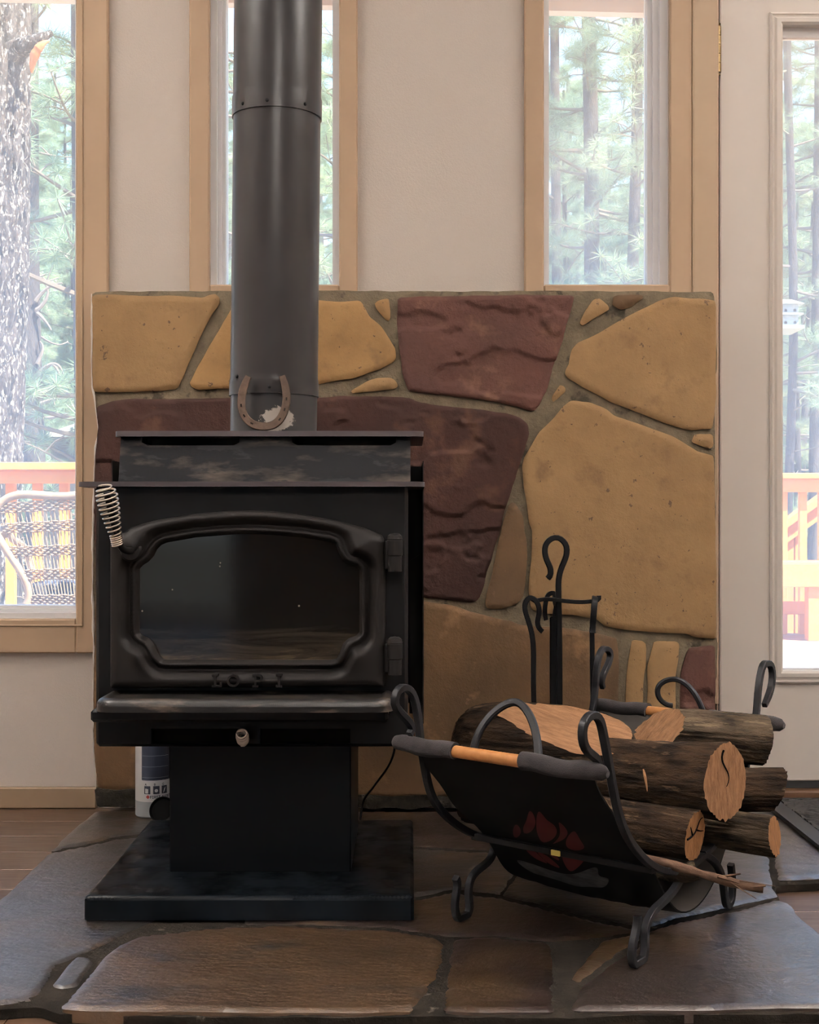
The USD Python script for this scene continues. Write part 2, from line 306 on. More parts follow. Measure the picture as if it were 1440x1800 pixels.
M['plank2'] = pbr('floor_laminate_pale', (.105, .062, .040), .42, (.077, .045, .029), scale=5, stretch=(1.2, 16, 16), rvar=.06, coat=.18, coat_rough=.18)
M['mat'] = pbr('rubber_mat', (.010, .009, .0088), .7, (.016, .0135, .0125), scale=40, bump=.5, bscale=300, bdist=.001)
M['mat_edge'] = pbr('rubber_mat_border', (.008, .010, .013), .40)
M['can_white'] = pbr('can_white', (.52, .52, .52), .45); M['can_grey'] = pbr('can_grey', (.23, .24, .25), .5); M['can_navy'] = pbr('can_navy', (.016, .02, .035), .5)
M['can_red'] = pbr('can_red', (.30, .03, .025), .5)
def pane(name, veil, tint=(.96, .98, .97)):  # translucent share mixes a veil of glare and outdoor haze into the glass
    return usdkit.material(stage, f'/World/Looks/{name}', {
        'n': ('noise_texture', {'scale': 2.5, 'detail': 5.0}), 'geo': ('geometry', {}), 'mr': ('map_range', {'from_min': .25, 'from_max': .75, 'to_min': veil * .6, 'to_max': veil * 1.4}),
        't': ('transparent_bsdf', {'color': tint}), 'd': ('translucent_bsdf', {'color': (.84, .93, 1.0)}), 'm1': ('mix_closure', {}),
        'g': ('glossy_bsdf', {'roughness': .02, 'color': (1, 1, 1)}), 'f': ('fresnel', {'IOR': 1.35}), 'm2': ('mix_closure', {})},
        [('geo.position', 'n.vector'), ('n.fac', 'mr.value'), ('mr.result', 'm1.fac'), ('t.BSDF', 'm1.closure1'), ('d.BSDF', 'm1.closure2'), ('m1.closure', 'm2.closure1'), ('g.BSDF', 'm2.closure2'), ('f.fac', 'm2.fac')], surface='m2.closure')
M['pane'] = pane('veiled_pane', .13); M['pane_hazy'] = pane('hazy_pane', .21); M['pane_clear'] = pane('clear_pane', .02)
M['orange'] = pbr('orange_deck_paint', (.80, .33, .085), .6, (.74, .30, .078), scale=6, stretch=(1, 6, 6))
M['deckboard'] = pbr('deck_board', (.42, .28, .20), .7, (.36, .24, .17), scale=5, stretch=(1, 10, 10))
M['fascia'] = pbr('white_fascia', (.85, .83, .80), .6); M['soffit'] = pbr('orange_soffit', (.62, .27, .09), .7)
M['wicker'] = pbr('wicker', (.40, .30, .22), .7, (.30, .22, .155), scale=60)
M['cushion'] = pbr('patterned_cushion', (.03, .03, .035), .9, (.6, .58, .55), scale=18, lo=.52, hi=.56)
M['ground'] = pbr('forest_floor', (.42, .36, .27), .95, (.30, .25, .18), scale=.6, bump=.6, bscale=5, bdist=.05)
M['white_house'] = pbr('white_birdhouse', (.42, .45, .45), .6); M['dark_hole'] = pbr('dark_hole', (.02, .02, .02), .8)
M['needle'] = usdkit.material(stage, '/World/Looks/pine_needles', {
    'oi': ('object_info', {}), 'r': ('rgb_ramp', {'ramp': [(0, (.24, .34, .23)), (.5, (.36, .45, .30)), (1, (.48, .53, .34))]}),  # greens paled to carry the outdoor haze in the needle colour
    'p': ('principled_bsdf', {'roughness': .45, 'specular_ior_level': .5}), 't': ('translucent_bsdf', {}), 'm': ('mix_closure', {'fac': .35})},
    [('oi.random', 'r.fac'), ('r.color', 'p.base_color'), ('r.color', 't.color'), ('p.BSDF', 'm.closure1'), ('t.BSDF', 'm.closure2')], surface='m.closure')
M['pbark'] = pbr('pine_bark', (.115, .10, .105), .9, (.075, .066, .072), scale=7, stretch=(3, 3, 1), bump=1, bscale=14, bdist=.03)
M['pbark_big'] = pbr('big_pine_bark', (.12, .10, .098), .9, (.065, .055, .056), scale=9, stretch=(2.5, 2.5, 1), lo=.42, hi=.58, bump=1, bscale=22, bdist=.02, spots=[((.022, .020, .023), 7, .55, .05), ((.50, .46, .43), 24, .56, .04)])
M['stub'] = pbr('orange_bark', (.62, .25, .12), .9, (.45, .17, .08), scale=12)
M['deadtwig'] = pbr('dead_branch', (.22, .18, .16), .9)

# ------------------------------------------------------------------ the room
FZ, WY = -0.022, 2.915                                  # floor level, face of the window wall
RX0, RX1, RY0, RZ1 = -2.6, 2.6, -4.2, 2.42
SW = F / WY
wx = lambda u: (u - CX) / SW
wz = lambda v: CZ - (v - CY) / SW
W1 = (-1.75, wx(137), wz(1087), 2.1); W2 = (wx(370), wx(597), wz(502.5), 2.1); W3 = (wx(955), wx(1175), wz(502.5), 2.1); D1 = (wx(1260), 1.62, FZ, 2.07)
wallp = sbox(RX0, FZ, RX1, RZ1)
for a in (W1, W2, W3, D1): wallp = wallp.difference(sbox(a[0], a[2], a[1], a[3]))
obj('wall_front', plate_xz(wallp, WY, WY + .13), M['wall'], None, False, kind='structure')
obj('ceiling', bx(RX0 - .1, RX1 + .1, RY0 - .1, WY + .13, RZ1, RZ1 + .15), M['ceiling'], None, False, kind='structure')
obj('wall_left', bx(RX0 - .1, RX0, RY0, WY + .13, FZ, RZ1), M['wall'], None, False, kind='structure')
obj('wall_right', bx(RX1, RX1 + .1, RY0, WY + .13, FZ, RZ1), M['wall'], None, False, kind='structure')
# the wall behind the camera, with one glass door
RD0, RD1 = -1.78, -1.06
obj('wall_rear', plate_xz(sbox(RX0, FZ, RX1, RZ1).difference(sbox(RD0, FZ, RD1, 2.05)), RY0 - .1, RY0), M['rear'], None, False, kind='structure')
w = setting('door_2')
obj('frame', plate_xz(sbox(RD0, FZ, RD1, 2.05).difference(sbox(RD0 + .05, .08, RD1 - .05, 2.0)), RY0 - .08, RY0 - .03), M['vinyl'], w, False)
obj('pane', bx(RD0 + .05, RD1 - .05, RY0 - .06, RY0 - .056, .08, 2.0), M['pane_clear'], w, False)
# floor: a subfloor with laminate planks running along the window wall
fl = setting('floor')
obj('subfloor', bx(RX0, RX1, RY0, WY + .13, FZ - .06, FZ - .006), M['plank'], fl, False)
rng = random.Random(4)
for r in range(16):
    y1 = WY - .002 - r * .128; x = RX0 - rng.random() * 1.1
    while x < RX1:
        xe = min(x + 1.22, RX1)
        if xe > RX0 + .02: obj('plank', bx(max(x, RX0) + .0006, xe - .0006, y1 - .1274, y1, FZ - .0058, FZ, .0005), M[rng.choice(['plank', 'plank', 'plank2'])], fl, False)
        x += 1.22
obj('plank', bx(RX0, RX1, RY0, WY - 16 * .128 - .002, FZ - .0058, FZ), M['plank'], fl, False)
bb = bx(RX0, wx(172), WY - .014, WY, FZ, wz(1382), .003)
obj('baseboard_front', bb, M['base'], None, False, kind='structure')
# bowl uplights added out of view; they brighten the room off the ceiling
ADDED_LIGHT = 850.0
M['added_lamp'] = usdkit.material(stage, '/World/Looks/added_lamp_glow', {'e': ('emission', {'color': (1.0, .965, .94), 'strength': ADDED_LIGHT})}, [], surface='e.emission')
for k, (lx, ly, lb) in enumerate([(-1.75, 1.45, 'left'), (1.75, 1.45, 'right'), (.2, -1.2, 'rear')]):
    t = thing('pendant_lamp', f'brass bowl uplight added out of view to brighten the room, the {lb} one of three', 'added uplight', (lx, ly, RZ1), group='added bowl uplights')
    obj('stem', lathe([(0, 0), (.05, 0), (.05, -.012), (.006, -.016), (.006, -.5), (0, -.5)][::-1], 20), M['brass'], t)
    obj('bowl', lathe([(0, -.52), (.12, -.51), (.22, -.46), (.27, -.39), (.275, -.39), (.225, -.468), (.12, -.52), (0, -.53)], 40), M['brass'], t)
    obj('bulb_plate', lathe([(0, -.455), (.19, -.455), (.19, -.45), (0, -.45)], 32), M['added_lamp'], t, False)

def window(n, r, cas, sash, bead=None, m='pane'):
    """r: opening x0 x1 z0 z1; cas: casing's outer x0 x1 z0; sash: the glass's x0 x1 z0."""
    w = setting(f'window_{n}'); x0, x1, z0, z1 = r; y0 = WY - .018
    obj('casing', bx(cas[0], x0, y0, WY, cas[2], z1 + .06, .003), M['casing'], w, False)
    obj('casing', bx(x1, cas[1], y0, WY, cas[2], z1 + .06, .003), M['casing'], w, False)
    obj('casing', bx(x0, x1, y0, WY, cas[2], z0, .003), M['casing'], w, False)
    obj('casing', bx(x0, x1, y0, WY, z1, z1 + .06, .003), M['casing'], w, False)
    if bead: obj('bead', cat([bx(x1 + .0118, x1 + .0158, y0 - .003, y0 + .002, z0 - .0158, z1 + .02, .0015), bx(x0, x1 + .0158, y0 - .003, y0 + .002, z0 - .0158, z0 - .0118, .0015)]), M['casing'], w, False)
    g0, g1, gz = sash; mid = lambda a, b, t: a + (b - a) * t
    def ring(a0, a1, az, b0, b1, bz, y0, y1): return plate_xz(sbox(a0, az, a1, z1).difference(sbox(b0, bz, b1, z1 - .03)), y0, y1)
    i0, i1, iz = mid(x0, g0, .45), mid(x1, g1, .45), mid(z0, gz, .45)
    obj('frame', ring(x0, x1, z0, i0, i1, iz, WY + .006, WY + .09), M['vinyl'], w, False)
    j0, j1 = mid(x0, g0, .55), mid(x1, g1, .55)
    obj('sash', cat([ring(i0, i1, iz, mid(i0, g0, .55), mid(i1, g1, .55), mid(iz, gz, .5), WY + .022, WY + .085), ring(i0, i1, iz, g0, g1, gz, WY + .034, WY + .08)]), M['vinyl'], w, False)
    obj('pane', bx(g0, g1, WY + .055, WY + .059, gz, z1 - .03), M[m], w, False)
window(1, W1, (W1[0] - .06, wx(193), wz(1147)), (W1[0] + .03, wx(125.5), wz(1066.5)), bead=True)
window(2, W2, (wx(335), wx(629), wz(560)), (wx(393), wx(583), wz(497)))
window(3, W3, (wx(921), wx(1215.5), wz(560)), (wx(968), wx(1143), wz(495.5)), m='pane_hazy')
t1 = setting('trim_1')
obj('casing', bx(wx(1215.5), wx(1260), WY - .022, WY, .2, 2.13, .003), M['jamb'], t1, False)
obj('jamb', bx(wx(1258), wx(1260.5), WY - .012, WY + .13, FZ, 2.07), M['jamb'], t1, False)
obj('bead', tube([(wx(1216.5), WY - .019, .2), (wx(1216.5), WY - .019, 2.13)], .0035, 8), M['jamb'], t1)
# door with one long light
dr = setting('door_1'); DX0, DX1, DZ0, DZ1, DY = wx(1265), 1.60, wz(1372), 2.05, WY - .004
gx0, gx1, gz0, gz1 = wx(1373), 1.44, wz(1179), wz(46)
obj('slab', plate_xz(sbox(DX0, DZ0, DX1, DZ1).difference(sbox(gx0 - .012, gz0 - .012, gx1 + .012, gz1 + .012)), DY, DY + .045, .002), M['door'], dr, False)
prof = np.array([(-.026, 0), (-.026, .006), (-.022, .0095), (-.019, .006), (-.016, .006), (-.012, .011), (-.004, .012), (.001, .007), (.001, -.02), (-.026, -.02)])
def moulding(prof, x0, x1, z0, z1, y):
    V, Fc, k = [], [], len(prof)
    for sx, sz in ((-1, -1), (1, -1), (1, 1), (-1, 1)):
        for a, h in prof: V.append(((x0 if sx < 0 else x1) - sx * a, y - h, (z0 if sz < 0 else z1) - sz * a))
    for c in range(4):
        for j in range(k):
            a, b = c * k + j, c * k + (j + 1) % k; c2, d2 = ((c + 1) % 4) * k + (j + 1) % k, ((c + 1) % 4) * k + j
            Fc += [(a, b, c2), (a, c2, d2)]
    t = trimesh.Trimesh(V, Fc, process=False); t.fix_normals(); return t
obj('moulding', moulding(prof, gx0, gx1, gz0, gz1, DY), M['door'], dr, 20)
obj('glass_stop', plate_xz(sbox(gx0, gz0, gx1, gz1).difference(sbox(gx0 + .001, gz0 + .004, gx1 - .012, gz1 - .022)), DY + .012, DY + .03), M['vinyl'], dr, False)
obj('pane', bx(gx0, gx1, DY + .02, DY + .024, gz0, gz1), M['pane_hazy'], dr, False)
obj('sweep', bx(DX0, DX1, DY + .004, DY + .03, wz(1385), DZ0), M['black_gap'], dr, False)
obj('gasket', bx(wx(1260.6), wx(1264.5), DY + .006, DY + .04, FZ, 2.06), M['black_gap'], dr, False)
hg = obj('hinge', cat([tube([(wx(1260.5), DY - .006, wz(130) + i * .0196), (wx(1260.5), DY - .006, wz(130) + i * .0196 + .0186)], .0068, 12) for i in range(5)] + [bx(wx(1256), wx(1265), DY - .001, DY + .004, wz(129), wz(51))]), M['brass'], dr)
obj('pin', cat([lathe([(0, 0), (.0045, .001), (.006, .005), (.003, .009), (0, .0095)], 12, loc=(wx(1260.5), DY - .006, wz(130) + .0978)), lathe([(0, 0), (.004, -.002), (.0055, -.006), (0, -.009)][::-1], 12, loc=(wx(1260.5), DY - .006, wz(130)))]), M['brass'], hg)
obj('threshold', bx(DX0 - .01, 1.62, WY - .03, WY + .1, FZ, wz(1386), .003), M['oak'], dr, False)

# ------------------------------------------------------------------ flagstone panel behind the stove
PY = 2.815                                              # face of its mortar
S2 = F / 2.805
pw = lambda pts: np.array([((u - CX) / S2, CZ - (v - CY) / S2) for u, v in pts])
panel = thing('stone_panel', 'waist-high panel of ochre and dark red flagstones set in mortar behind the black stove', 'stone panel', (0, 0, 0))
outl = [(160, 512), (230, 510), (420, 509), (700, 510), (1000, 510), (1258, 511), (1259, 590), (1262, 600), (1263, 650), (1259, 662), (1259, 800), (1261, 1000), (1260, 1120), (1264, 1130), (1263, 1190), (1259, 1200), (1259, 1420),
        (170, 1420), (167, 1385), (164, 1340), (161, 1280), (163, 1150), (161, 1000), (162, 850), (166, 790), (170, 760), (167, 725), (164, 695), (160, 680)]
op = ragged(pw(outl), .0025, 3, .01)
def hm(P, d): return -.003 * (1 - np.minimum(d / .006, 1)) + .005 * (meshkit.fbm(np.c_[P * 22, np.zeros(len(P))], 4, 1) - .5)
mo = slab(op, hm, .011, base=-.095); obj('mortar', to_wall(mo, PY), M['mortar'], panel, 40)
STONES = [
 ('ochre', [(161,518),(200,517),(250,519),(300,519),(340,521),(356,523),(368,517),(381,516),(386,524),(384,535),(372,551),(360,573),(349,597),(338,622),(326,649),(311,684),(280,687),(230,689),(162,688)]),
 ('gold', [(412,533),(440,527),(490,525),(560,527),(600,530),(634,528),(641,540),(650,556),(668,570),(678,585),(686,597),(695,612),(697,630),(690,637),(665,650),(620,664),(560,675),(500,682),(405,682),(345,684),(332,676),(346,647),(362,618),(385,579),(405,546)]),
 ('gold', [(658,530),(670,526),(684,523),(687,545),(687,562),(681,566),(670,553),(661,542)]),
 ('ochre', [(606,691),(625,681),(648,668),(664,664),(685,663),(696,668),(701,681),(690,684),(650,688),(615,692)]),
 ('redst', [(699,522),(760,520),(850,519),(930,518),(1011,518),(1005,545),(996,572),(986,608),(974,645),(962,685),(948,713),(937,724),(910,715),(870,706),(850,702),(790,696),(740,690),(718,687),(709,660),(703,620),(698,570)]),
 ('redst2', [(168,714),(185,708),(200,703),(240,700),(300,701),(350,700),(400,699),(470,700),(560,698),(620,696),(690,697),(720,698),(735,705),(760,712),(800,716),(850,720),(890,727),(915,735),(928,745),(930,765),(922,794),(914,815),(908,831),(898,867),(887,900),(877,942),(867,977),(857,1002),(850,1035),(843,1054),(833,1060),(804,1057),(779,1053),(748,1051),(600,1048),(500,1046),(330,1050),(168,1046),(164,900),(168,790),(172,750)]),
 ('ochre', [(1016,601),(1005,614),(1001,639),(992,654),(997,664),(1030,682),(1074,707),(1119,724),(1172,744),(1213,756),(1254,754),(1260,700),(1260,600),(1259,528),(1230,524),(1213,524),(1186,521),(1158,528),(1130,542),(1088,564),(1047,588)]),
 ('ochre', [(1056,524),(1075,542),(1047,558),(1024,573),(1018,569),(1030,544),(1044,525)]),
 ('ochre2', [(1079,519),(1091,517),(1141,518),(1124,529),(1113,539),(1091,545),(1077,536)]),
 ('ochre', [(987,673),(999,685),(988,695),(968,712),(971,697)]),
 ('ochre', [(1223,763),(1254,762),(1256,783),(1252,789),(1215,778)]),
 ('ochre', [(1005,703),(1036,707),(1066,719),(1080,731),(1124,744),(1186,768),(1227,794),(1256,801),(1258,900),(1260,1000),(1261,1124),(1220,1120),(1207,1115),(1167,1113),(1100,1107),(1063,1101),(1049,1088),(1007,1081),(962,1080),(934,1072),(930,1046),(932,1008),(935,987),(937,933),(931,917),(926,883),(921,852),(918,817),(921,805),(936,780),(949,758),(972,736),(991,714)]),
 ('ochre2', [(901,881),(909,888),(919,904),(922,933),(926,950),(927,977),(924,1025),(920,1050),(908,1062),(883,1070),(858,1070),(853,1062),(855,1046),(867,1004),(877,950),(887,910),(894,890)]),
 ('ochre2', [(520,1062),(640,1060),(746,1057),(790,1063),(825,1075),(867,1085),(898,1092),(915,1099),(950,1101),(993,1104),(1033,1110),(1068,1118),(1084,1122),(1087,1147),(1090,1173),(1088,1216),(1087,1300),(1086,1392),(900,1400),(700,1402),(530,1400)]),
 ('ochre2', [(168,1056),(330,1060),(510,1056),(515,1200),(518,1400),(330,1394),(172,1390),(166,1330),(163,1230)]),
 ('ochre', [(1112,1124),(1135,1128),(1137,1136),(1136,1173),(1132,1195),(1130,1290),(1131,1392),(1098,1392),(1099,1290),(1101,1200),(1108,1147)]),
 ('ochre', [(1151,1127),(1191,1128),(1196,1133),(1193,1165),(1189,1187),(1188,1290),(1190,1392),(1141,1392),(1139,1260),(1140,1200),(1139,1173),(1143,1155)]),
 ('redst', [(1214,1139),(1258,1134),(1260,1200),(1259,1260),(1259,1392),(1200,1392),(1197,1248),(1198,1187),(1206,1155)]),
]
for i, (k, pts) in enumerate(STONES):
    poly = ragged(pw(pts), .0022, i + 5); red = k.startswith('red'); rs = random.Random(i); tx, tz = rs.uniform(-.006, .006), rs.uniform(-.006, .006)
    cx_, cz_ = poly.centroid.x, poly.centroid.y; base = rs.uniform(.0075, .0105) if not red else .009
    def hs(P, d, i=i, red=red, base=base, tx=tx, tz=tz):
        q = np.c_[P, np.full(len(P), i * 5.1)]
        h = base + .0025 * (meshkit.fbm(q * 9, 4, i) - .5) + (P[:, 0] - cx_) * tx + (P[:, 1] - cz_) * tz
        if red:
            f = meshkit.fbm(q * np.array([5, 9, 1]), 5, i + 40) * 5; fl_ = np.floor(f); fr = f - fl_
            h += .0048 * (fl_ + np.clip((fr - .90) / .10, 0, 1) - 2.2) + .002 * (meshkit.fbm(q * 45, 3, i) - .5)
        else:
            f = meshkit.fbm(q * np.array([6, 10, 1]), 4, i + 40) * 3.2; fl_ = np.floor(f); fr = f - fl_
            h += .0011 * (fl_ + np.clip((fr - .85) / .15, 0, 1) - 1.4) + .0008 * (meshkit.fbm(q * 60, 3, i) - .5)
        e = np.clip(1 - d / .0045, 0, 1)
        return np.maximum(h, .003) - (.0040 if not red else .004) * e ** 2
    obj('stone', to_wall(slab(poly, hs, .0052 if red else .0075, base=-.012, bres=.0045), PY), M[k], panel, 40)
sp = ragged(pw([(166, 1385), (300, 1393), (520, 1398), (800, 1399), (1100, 1395), (1258, 1394), (1258, 1420), (170, 1420)]), .006, 77)  # dark strip put in for the dirty, shaded recess under the panel
obj('rubble', to_wall(slab(sp, lambda P, d: .006 + .012 * meshkit.fbm(np.c_[P * 60, np.zeros(len(P))], 4, 9), .006, base=-.01), PY), M['rough_dark'], panel, 50, label='rough black strip standing in for the dirty shaded gap under the panel')
ce = np.array([(0.0, PY - .002, CZ - (v - CY) / S2) for v in np.r_[515:700:6, 705:1400:9]])
ce[:, 0] = np.array([np.interp(p[2], *np.array(sorted([(CZ - (v - CY) / S2, (u - CX) / S2) for u, v in [(160, 512), (160, 680), (164, 695), (167, 725), (171, 760), (166, 790), (162, 850), (161, 1000), (163, 1150), (161, 1280), (164, 1340), (167, 1385), (170, 1420)]])).T) for p in ce]) + .004 * (meshkit.fbm(np.c_[ce[:, 2] * 30, ce[:, 2] * 0, ce[:, 2] * 0 + 4], 3, 2) - .5)
obj('caulk_line', tube(ce, .0022, 6, scale=.15 + 1.3 * meshkit.noise(np.c_[ce[:, 2] * 35, ce[:, 2] * 0, ce[:, 2] * 0])), M['caulk'], panel, label='ragged white caulk along the left rim')

# ------------------------------------------------------------------ flagstone hearth
hearth = thing('hearth', 'low flagstone hearth slab under the stove and the log rack, with a broken front edge', 'hearth')
gp = lambda pts, z=0.0: np.array([onz(u, v, z)[:2] for u, v in pts])
HOUT = [(168, 1422), (120, 1463), (100, 1484), (45, 1537), (0, 1579), (-80, 1655), (-120, 1700), (-120, 1764), (0, 1763), (66, 1757), (106, 1769), (250, 1773), (400, 1775), (563, 1775), (655, 1775), (777, 1773), (975, 1777), (1105, 1772), (1345, 1769), (1440, 1769), (1600, 1769), (1590, 1735), (1440, 1636), (1408, 1611), (1374, 1579), (1364, 1557), (1366, 1547), (1440, 1543), (1640, 1543), (1640, 1403), (1262, 1403), (1255, 1420)]
hp = ragged(gp(HOUT), .004, 8, .012)
obj('bedding', slab(hp, lambda P, d: -.0035 + .003 * (meshkit.fbm(np.c_[P * 40, np.zeros(len(P))], 4, 2) - .5) - .006 * np.clip(1 - d / .01, 0, 1), .012, base=FZ + .001), M['h_edge'], hearth, 45)
HST = [
 ('h_grey', [(168, 1424), (121, 1462), (100, 1484), (88, 1494), (160, 1480), (200, 1470), (245, 1464), (330, 1462), (420, 1440), (420, 1424)]),
 ('h_grey', [(86, 1498), (45, 1537), (0, 1579), (-80, 1655), (-118, 1700), (-118, 1761), (0, 1761), (36, 1756), (66, 1752), (75, 1735), (89, 1720), (97, 1699), (106, 1691), (139, 1677), (167, 1667), (194, 1654), (214, 1642), (235, 1633), (300, 1600), (420, 1560), (420, 1466), (330, 1466), (245, 1468), (200, 1474), (160, 1484)]),
 ('h_grey', [(136, 1679), (158, 1681), (164, 1689), (154, 1703), (144, 1718), (137, 1730), (104, 1735), (91, 1729), (105, 1709), (121, 1690)]),
 ('h_brown', [(106, 1767), (139, 1730), (163, 1702), (176, 1685), (200, 1665), (225, 1650), (242, 1643), (280, 1640), (340, 1632), (420, 1626), (527, 1626), (594, 1630), (686, 1633), (768, 1646), (782, 1658), (779, 1688), (766, 1716), (753, 1737), (722, 1772), (655, 1774), (563, 1774), (400, 1774), (250, 1772), (139, 1770)]),
 ('h_red', [(777, 1771), (786, 1710), (797, 1648), (860, 1644), (968, 1655), (972, 1700), (976, 1775), (880, 1774)]),
 ('h_brown', [(1000, 1722), (1022, 1690), (1060, 1650), (1110, 1640), (1128, 1646), (1085, 1672), (1050, 1700), (1020, 1722)]),
 ('h_rose', [(1002, 1770), (1022, 1732), (1060, 1700), (1120, 1663), (1142, 1634), (1192, 1618), (1263, 1603), (1297, 1597), (1324, 1589), (1370, 1578), (1390, 1588), (1408, 1611), (1440, 1636), (1585, 1737), (1590, 1767), (1440, 1767), (1345, 1767), (1250, 1769), (1105, 1771)]),
 ('h_grey', [(918, 1518), (884, 1572), (1000, 1600), (1080, 1620), (1137, 1628), (1192, 1611), (1263, 1596), (1324, 1582), (1368, 1573), (1358, 1556), (1352, 1505), (1300, 1472), (1100, 1452), (960, 1468)]),
 ('h_rose', [(1360, 1505), (1368, 1544), (1440, 1541), (1630, 1541), (1630, 1405), (1265, 1405), (1300, 1462), (1340, 1488)]),
 ('h_red', [(430, 1425), (700, 1424), (1000, 1425), (1200, 1425), (1280, 1462), (1100, 1446), (955, 1462), (872, 1493), (744, 1486), (430, 1480)]),
 ('h_grey', [(430, 1486), (744, 1490), (872, 1498), (912, 1518), (880, 1570), (800, 1560), (735, 1573), (430, 1580)]),
 ('h_red', [(430, 1586), (735, 1578), (795, 1566), (878, 1576), (1000, 1606), (1128, 1634), (1060, 1645), (972, 1651), (860, 1640), (790, 1644), (686, 1628), (527, 1621), (430, 1621)]),
]
for i, (k, pts) in enumerate(HST):
    poly = ragged(gp(pts), .003, i + 60)
    def hh(P, d, i=i):
        q = np.c_[P, np.full(len(P), i * 3.3)]; f = meshkit.fbm(q * np.array([4, 7, 1]), 4, i + 90) * 4; fl_ = np.floor(f)
        h = -.0005 + .0007 * (fl_ + np.clip((f - fl_ - .88) / .12, 0, 1) - 2) + .0015 * (meshkit.fbm(q * 14, 4, i) - .5)
        return np.minimum(h, .0008) - .0035 * np.clip(1 - d / .004, 0, 1) ** 2
    obj('stone', slab(poly, hh, .008 if i != 2 else .004, base=FZ + .002, bres=.005), M[k], hearth, 40)

# ------------------------------------------------------------------ wood stove
def rrect(x0, x1, y0, y1, r, front_only=True):
    p = sbox(x0 + r, y0 + r, x1 - r, y1 - r).buffer(r, quad_segs=8)
    return p.union(sbox(x0, y0 + r * 1.2, x1, y1)) if front_only else p
def rounded(poly, z0, z1, r, res=.02, bres=.004):
    """A flat plate whose upper rim is rounded to radius r."""
    rg = tuple(r * (1 - math.cos(a)) for a in (.35, .7, 1.05, 1.3)) + (r,)
    def h(P, d): k = np.clip(1 - d / r, 0, 1); return z1 - r + r * np.sqrt(np.maximum(1 - k * k, 0))
    return slab(poly, h, res, base=z0, bres=bres, rings=rg)
stove = thing('wood_stove', 'black cast iron and steel wood stove with an arched glass door on a pedestal base', 'wood stove')
BX0, BX1, BY = -.4807, -.0026, 2.09
s0 = F / BY; X = lambda u, s=s0: (u - CX) / s; Z = lambda v, s=s0: CZ - (v - CY) / s
body = to_m3(bx(BX0, BX1, BY, 2.55, Z(1313), .648, .005))
for a, b in ((266, 419), (457, 616)): body -= to_m3(bx(X(a), X(b), BY - .02, BY + .06, Z(1309), Z(1281)))
obj('body', from_m3(body), M['steel'], stove, 25)
obj('air_slot', cat([bx(X(a), X(b), BY + .012, BY + .055, Z(1309), Z(1281)) for a, b in ((266, 419), (457, 616))]), M['void'], stove, False, label='dark air slots below the ash lip')
sl = F / 2.07
obj('ledge', xform(extr(rrect((133 - CX) / sl, (747 - CX) / sl, 2.07, 2.31, .022), .0075), trimesh.transformations.translation_matrix([0, 0, CZ + (912 - 855.2) / sl])), M['plate'], stove, 25)
su = F / 2.27; zt1 = CZ + (912 - 757.3) / su; zt0 = CZ + (912 - 767) / su
obj('top_plate', xform(extr(rrect((200 - CX) / su, (745 - CX) / su, 2.27, 2.57, .018), zt1 - zt0), trimesh.transformations.translation_matrix([0, 0, zt0])), M['plate'], stove, 25)
up = plate_xz(Polygon([(2.262, .645), (2.284, zt0), (2.55, zt0), (2.55, .645)]), -.0015, .483); V = up.vertices; up.vertices = np.c_[-V[:, 1], V[:, 0], V[:, 2]]; up.fix_normals()
upm = to_m3(up); s1 = F / 2.284
for a, b in ((250, 421), (514, 696)): upm -= to_m3(xform(plate_xz(Polygon([(X(a, s1), Z(766, s1)), (X(b, s1), Z(766, s1)), (X(b, s1), Z(778, s1)), (X(b - 9, s1), Z(783, s1)), (X(a + 9, s1), Z(783, s1)), (X(a, s1), Z(778, s1))]), 2.2, 2.33), np.eye(4)))
obj('upper_panel', from_m3(upm), M['worn'], stove, 25, label='sloped upper front panel with the paint worn in pale streaks')
for nm, x in (('left', -.5015), ('right', .0225)):
    obj('heat_shield', plate_xz(Polygon([(x, .25), (x + .0015, .25), (x + .0015, .693), (x, .693)]), 2.30, 2.56), M['steel'], stove, False)
obj('back_shield', bx(-.5, .024, 2.56, 2.562, .25, .693), M['pedestal'], stove, False)
obj('gusset', plate_xz(Polygon([(.0, .52), (.0225, .535), (.0225, .25), (.0, .25)]), 2.42, 2.423), M['steel'], stove, False)
# pedestal and its pad
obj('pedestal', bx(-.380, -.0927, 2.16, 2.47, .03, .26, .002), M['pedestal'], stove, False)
obj('base_pad', rounded(rrect(-.482, .0067, 2.02, 2.535, .005, False), .001, .037, .007, .03, .006), M['pad'], stove, 30, label='wide black steel pad under the pedestal, with a blue window reflection tinted into its black')
# ash lip
slp = F / 1.985
lp = rrect((163 - CX) / slp, (692 - CX) / slp, 1.985, 2.10, .028)
def lh(P, d):
    k = np.clip(1 - d / .011, 0, 1); h = .3325 - .011 + .011 * np.sqrt(np.maximum(1 - k * k, 0))
    return h - .004 * np.clip((d - .013) / .006, 0, 1)
obj('ash_lip', slab(lp, lh, .008, base=.313, bres=.003, rings=(.0006, .0022, .0045, .0075, .011, .013, .016, .019)), M['lip'], stove, 40, label='rounded ash lip, paint rubbed to bare grey along its rim')
obj('lip_bracket', bx((175 - CX) / sl, (683 - CX) / sl, 2.01, 2.095, .295, .314, .004), M['steel'], stove, False)
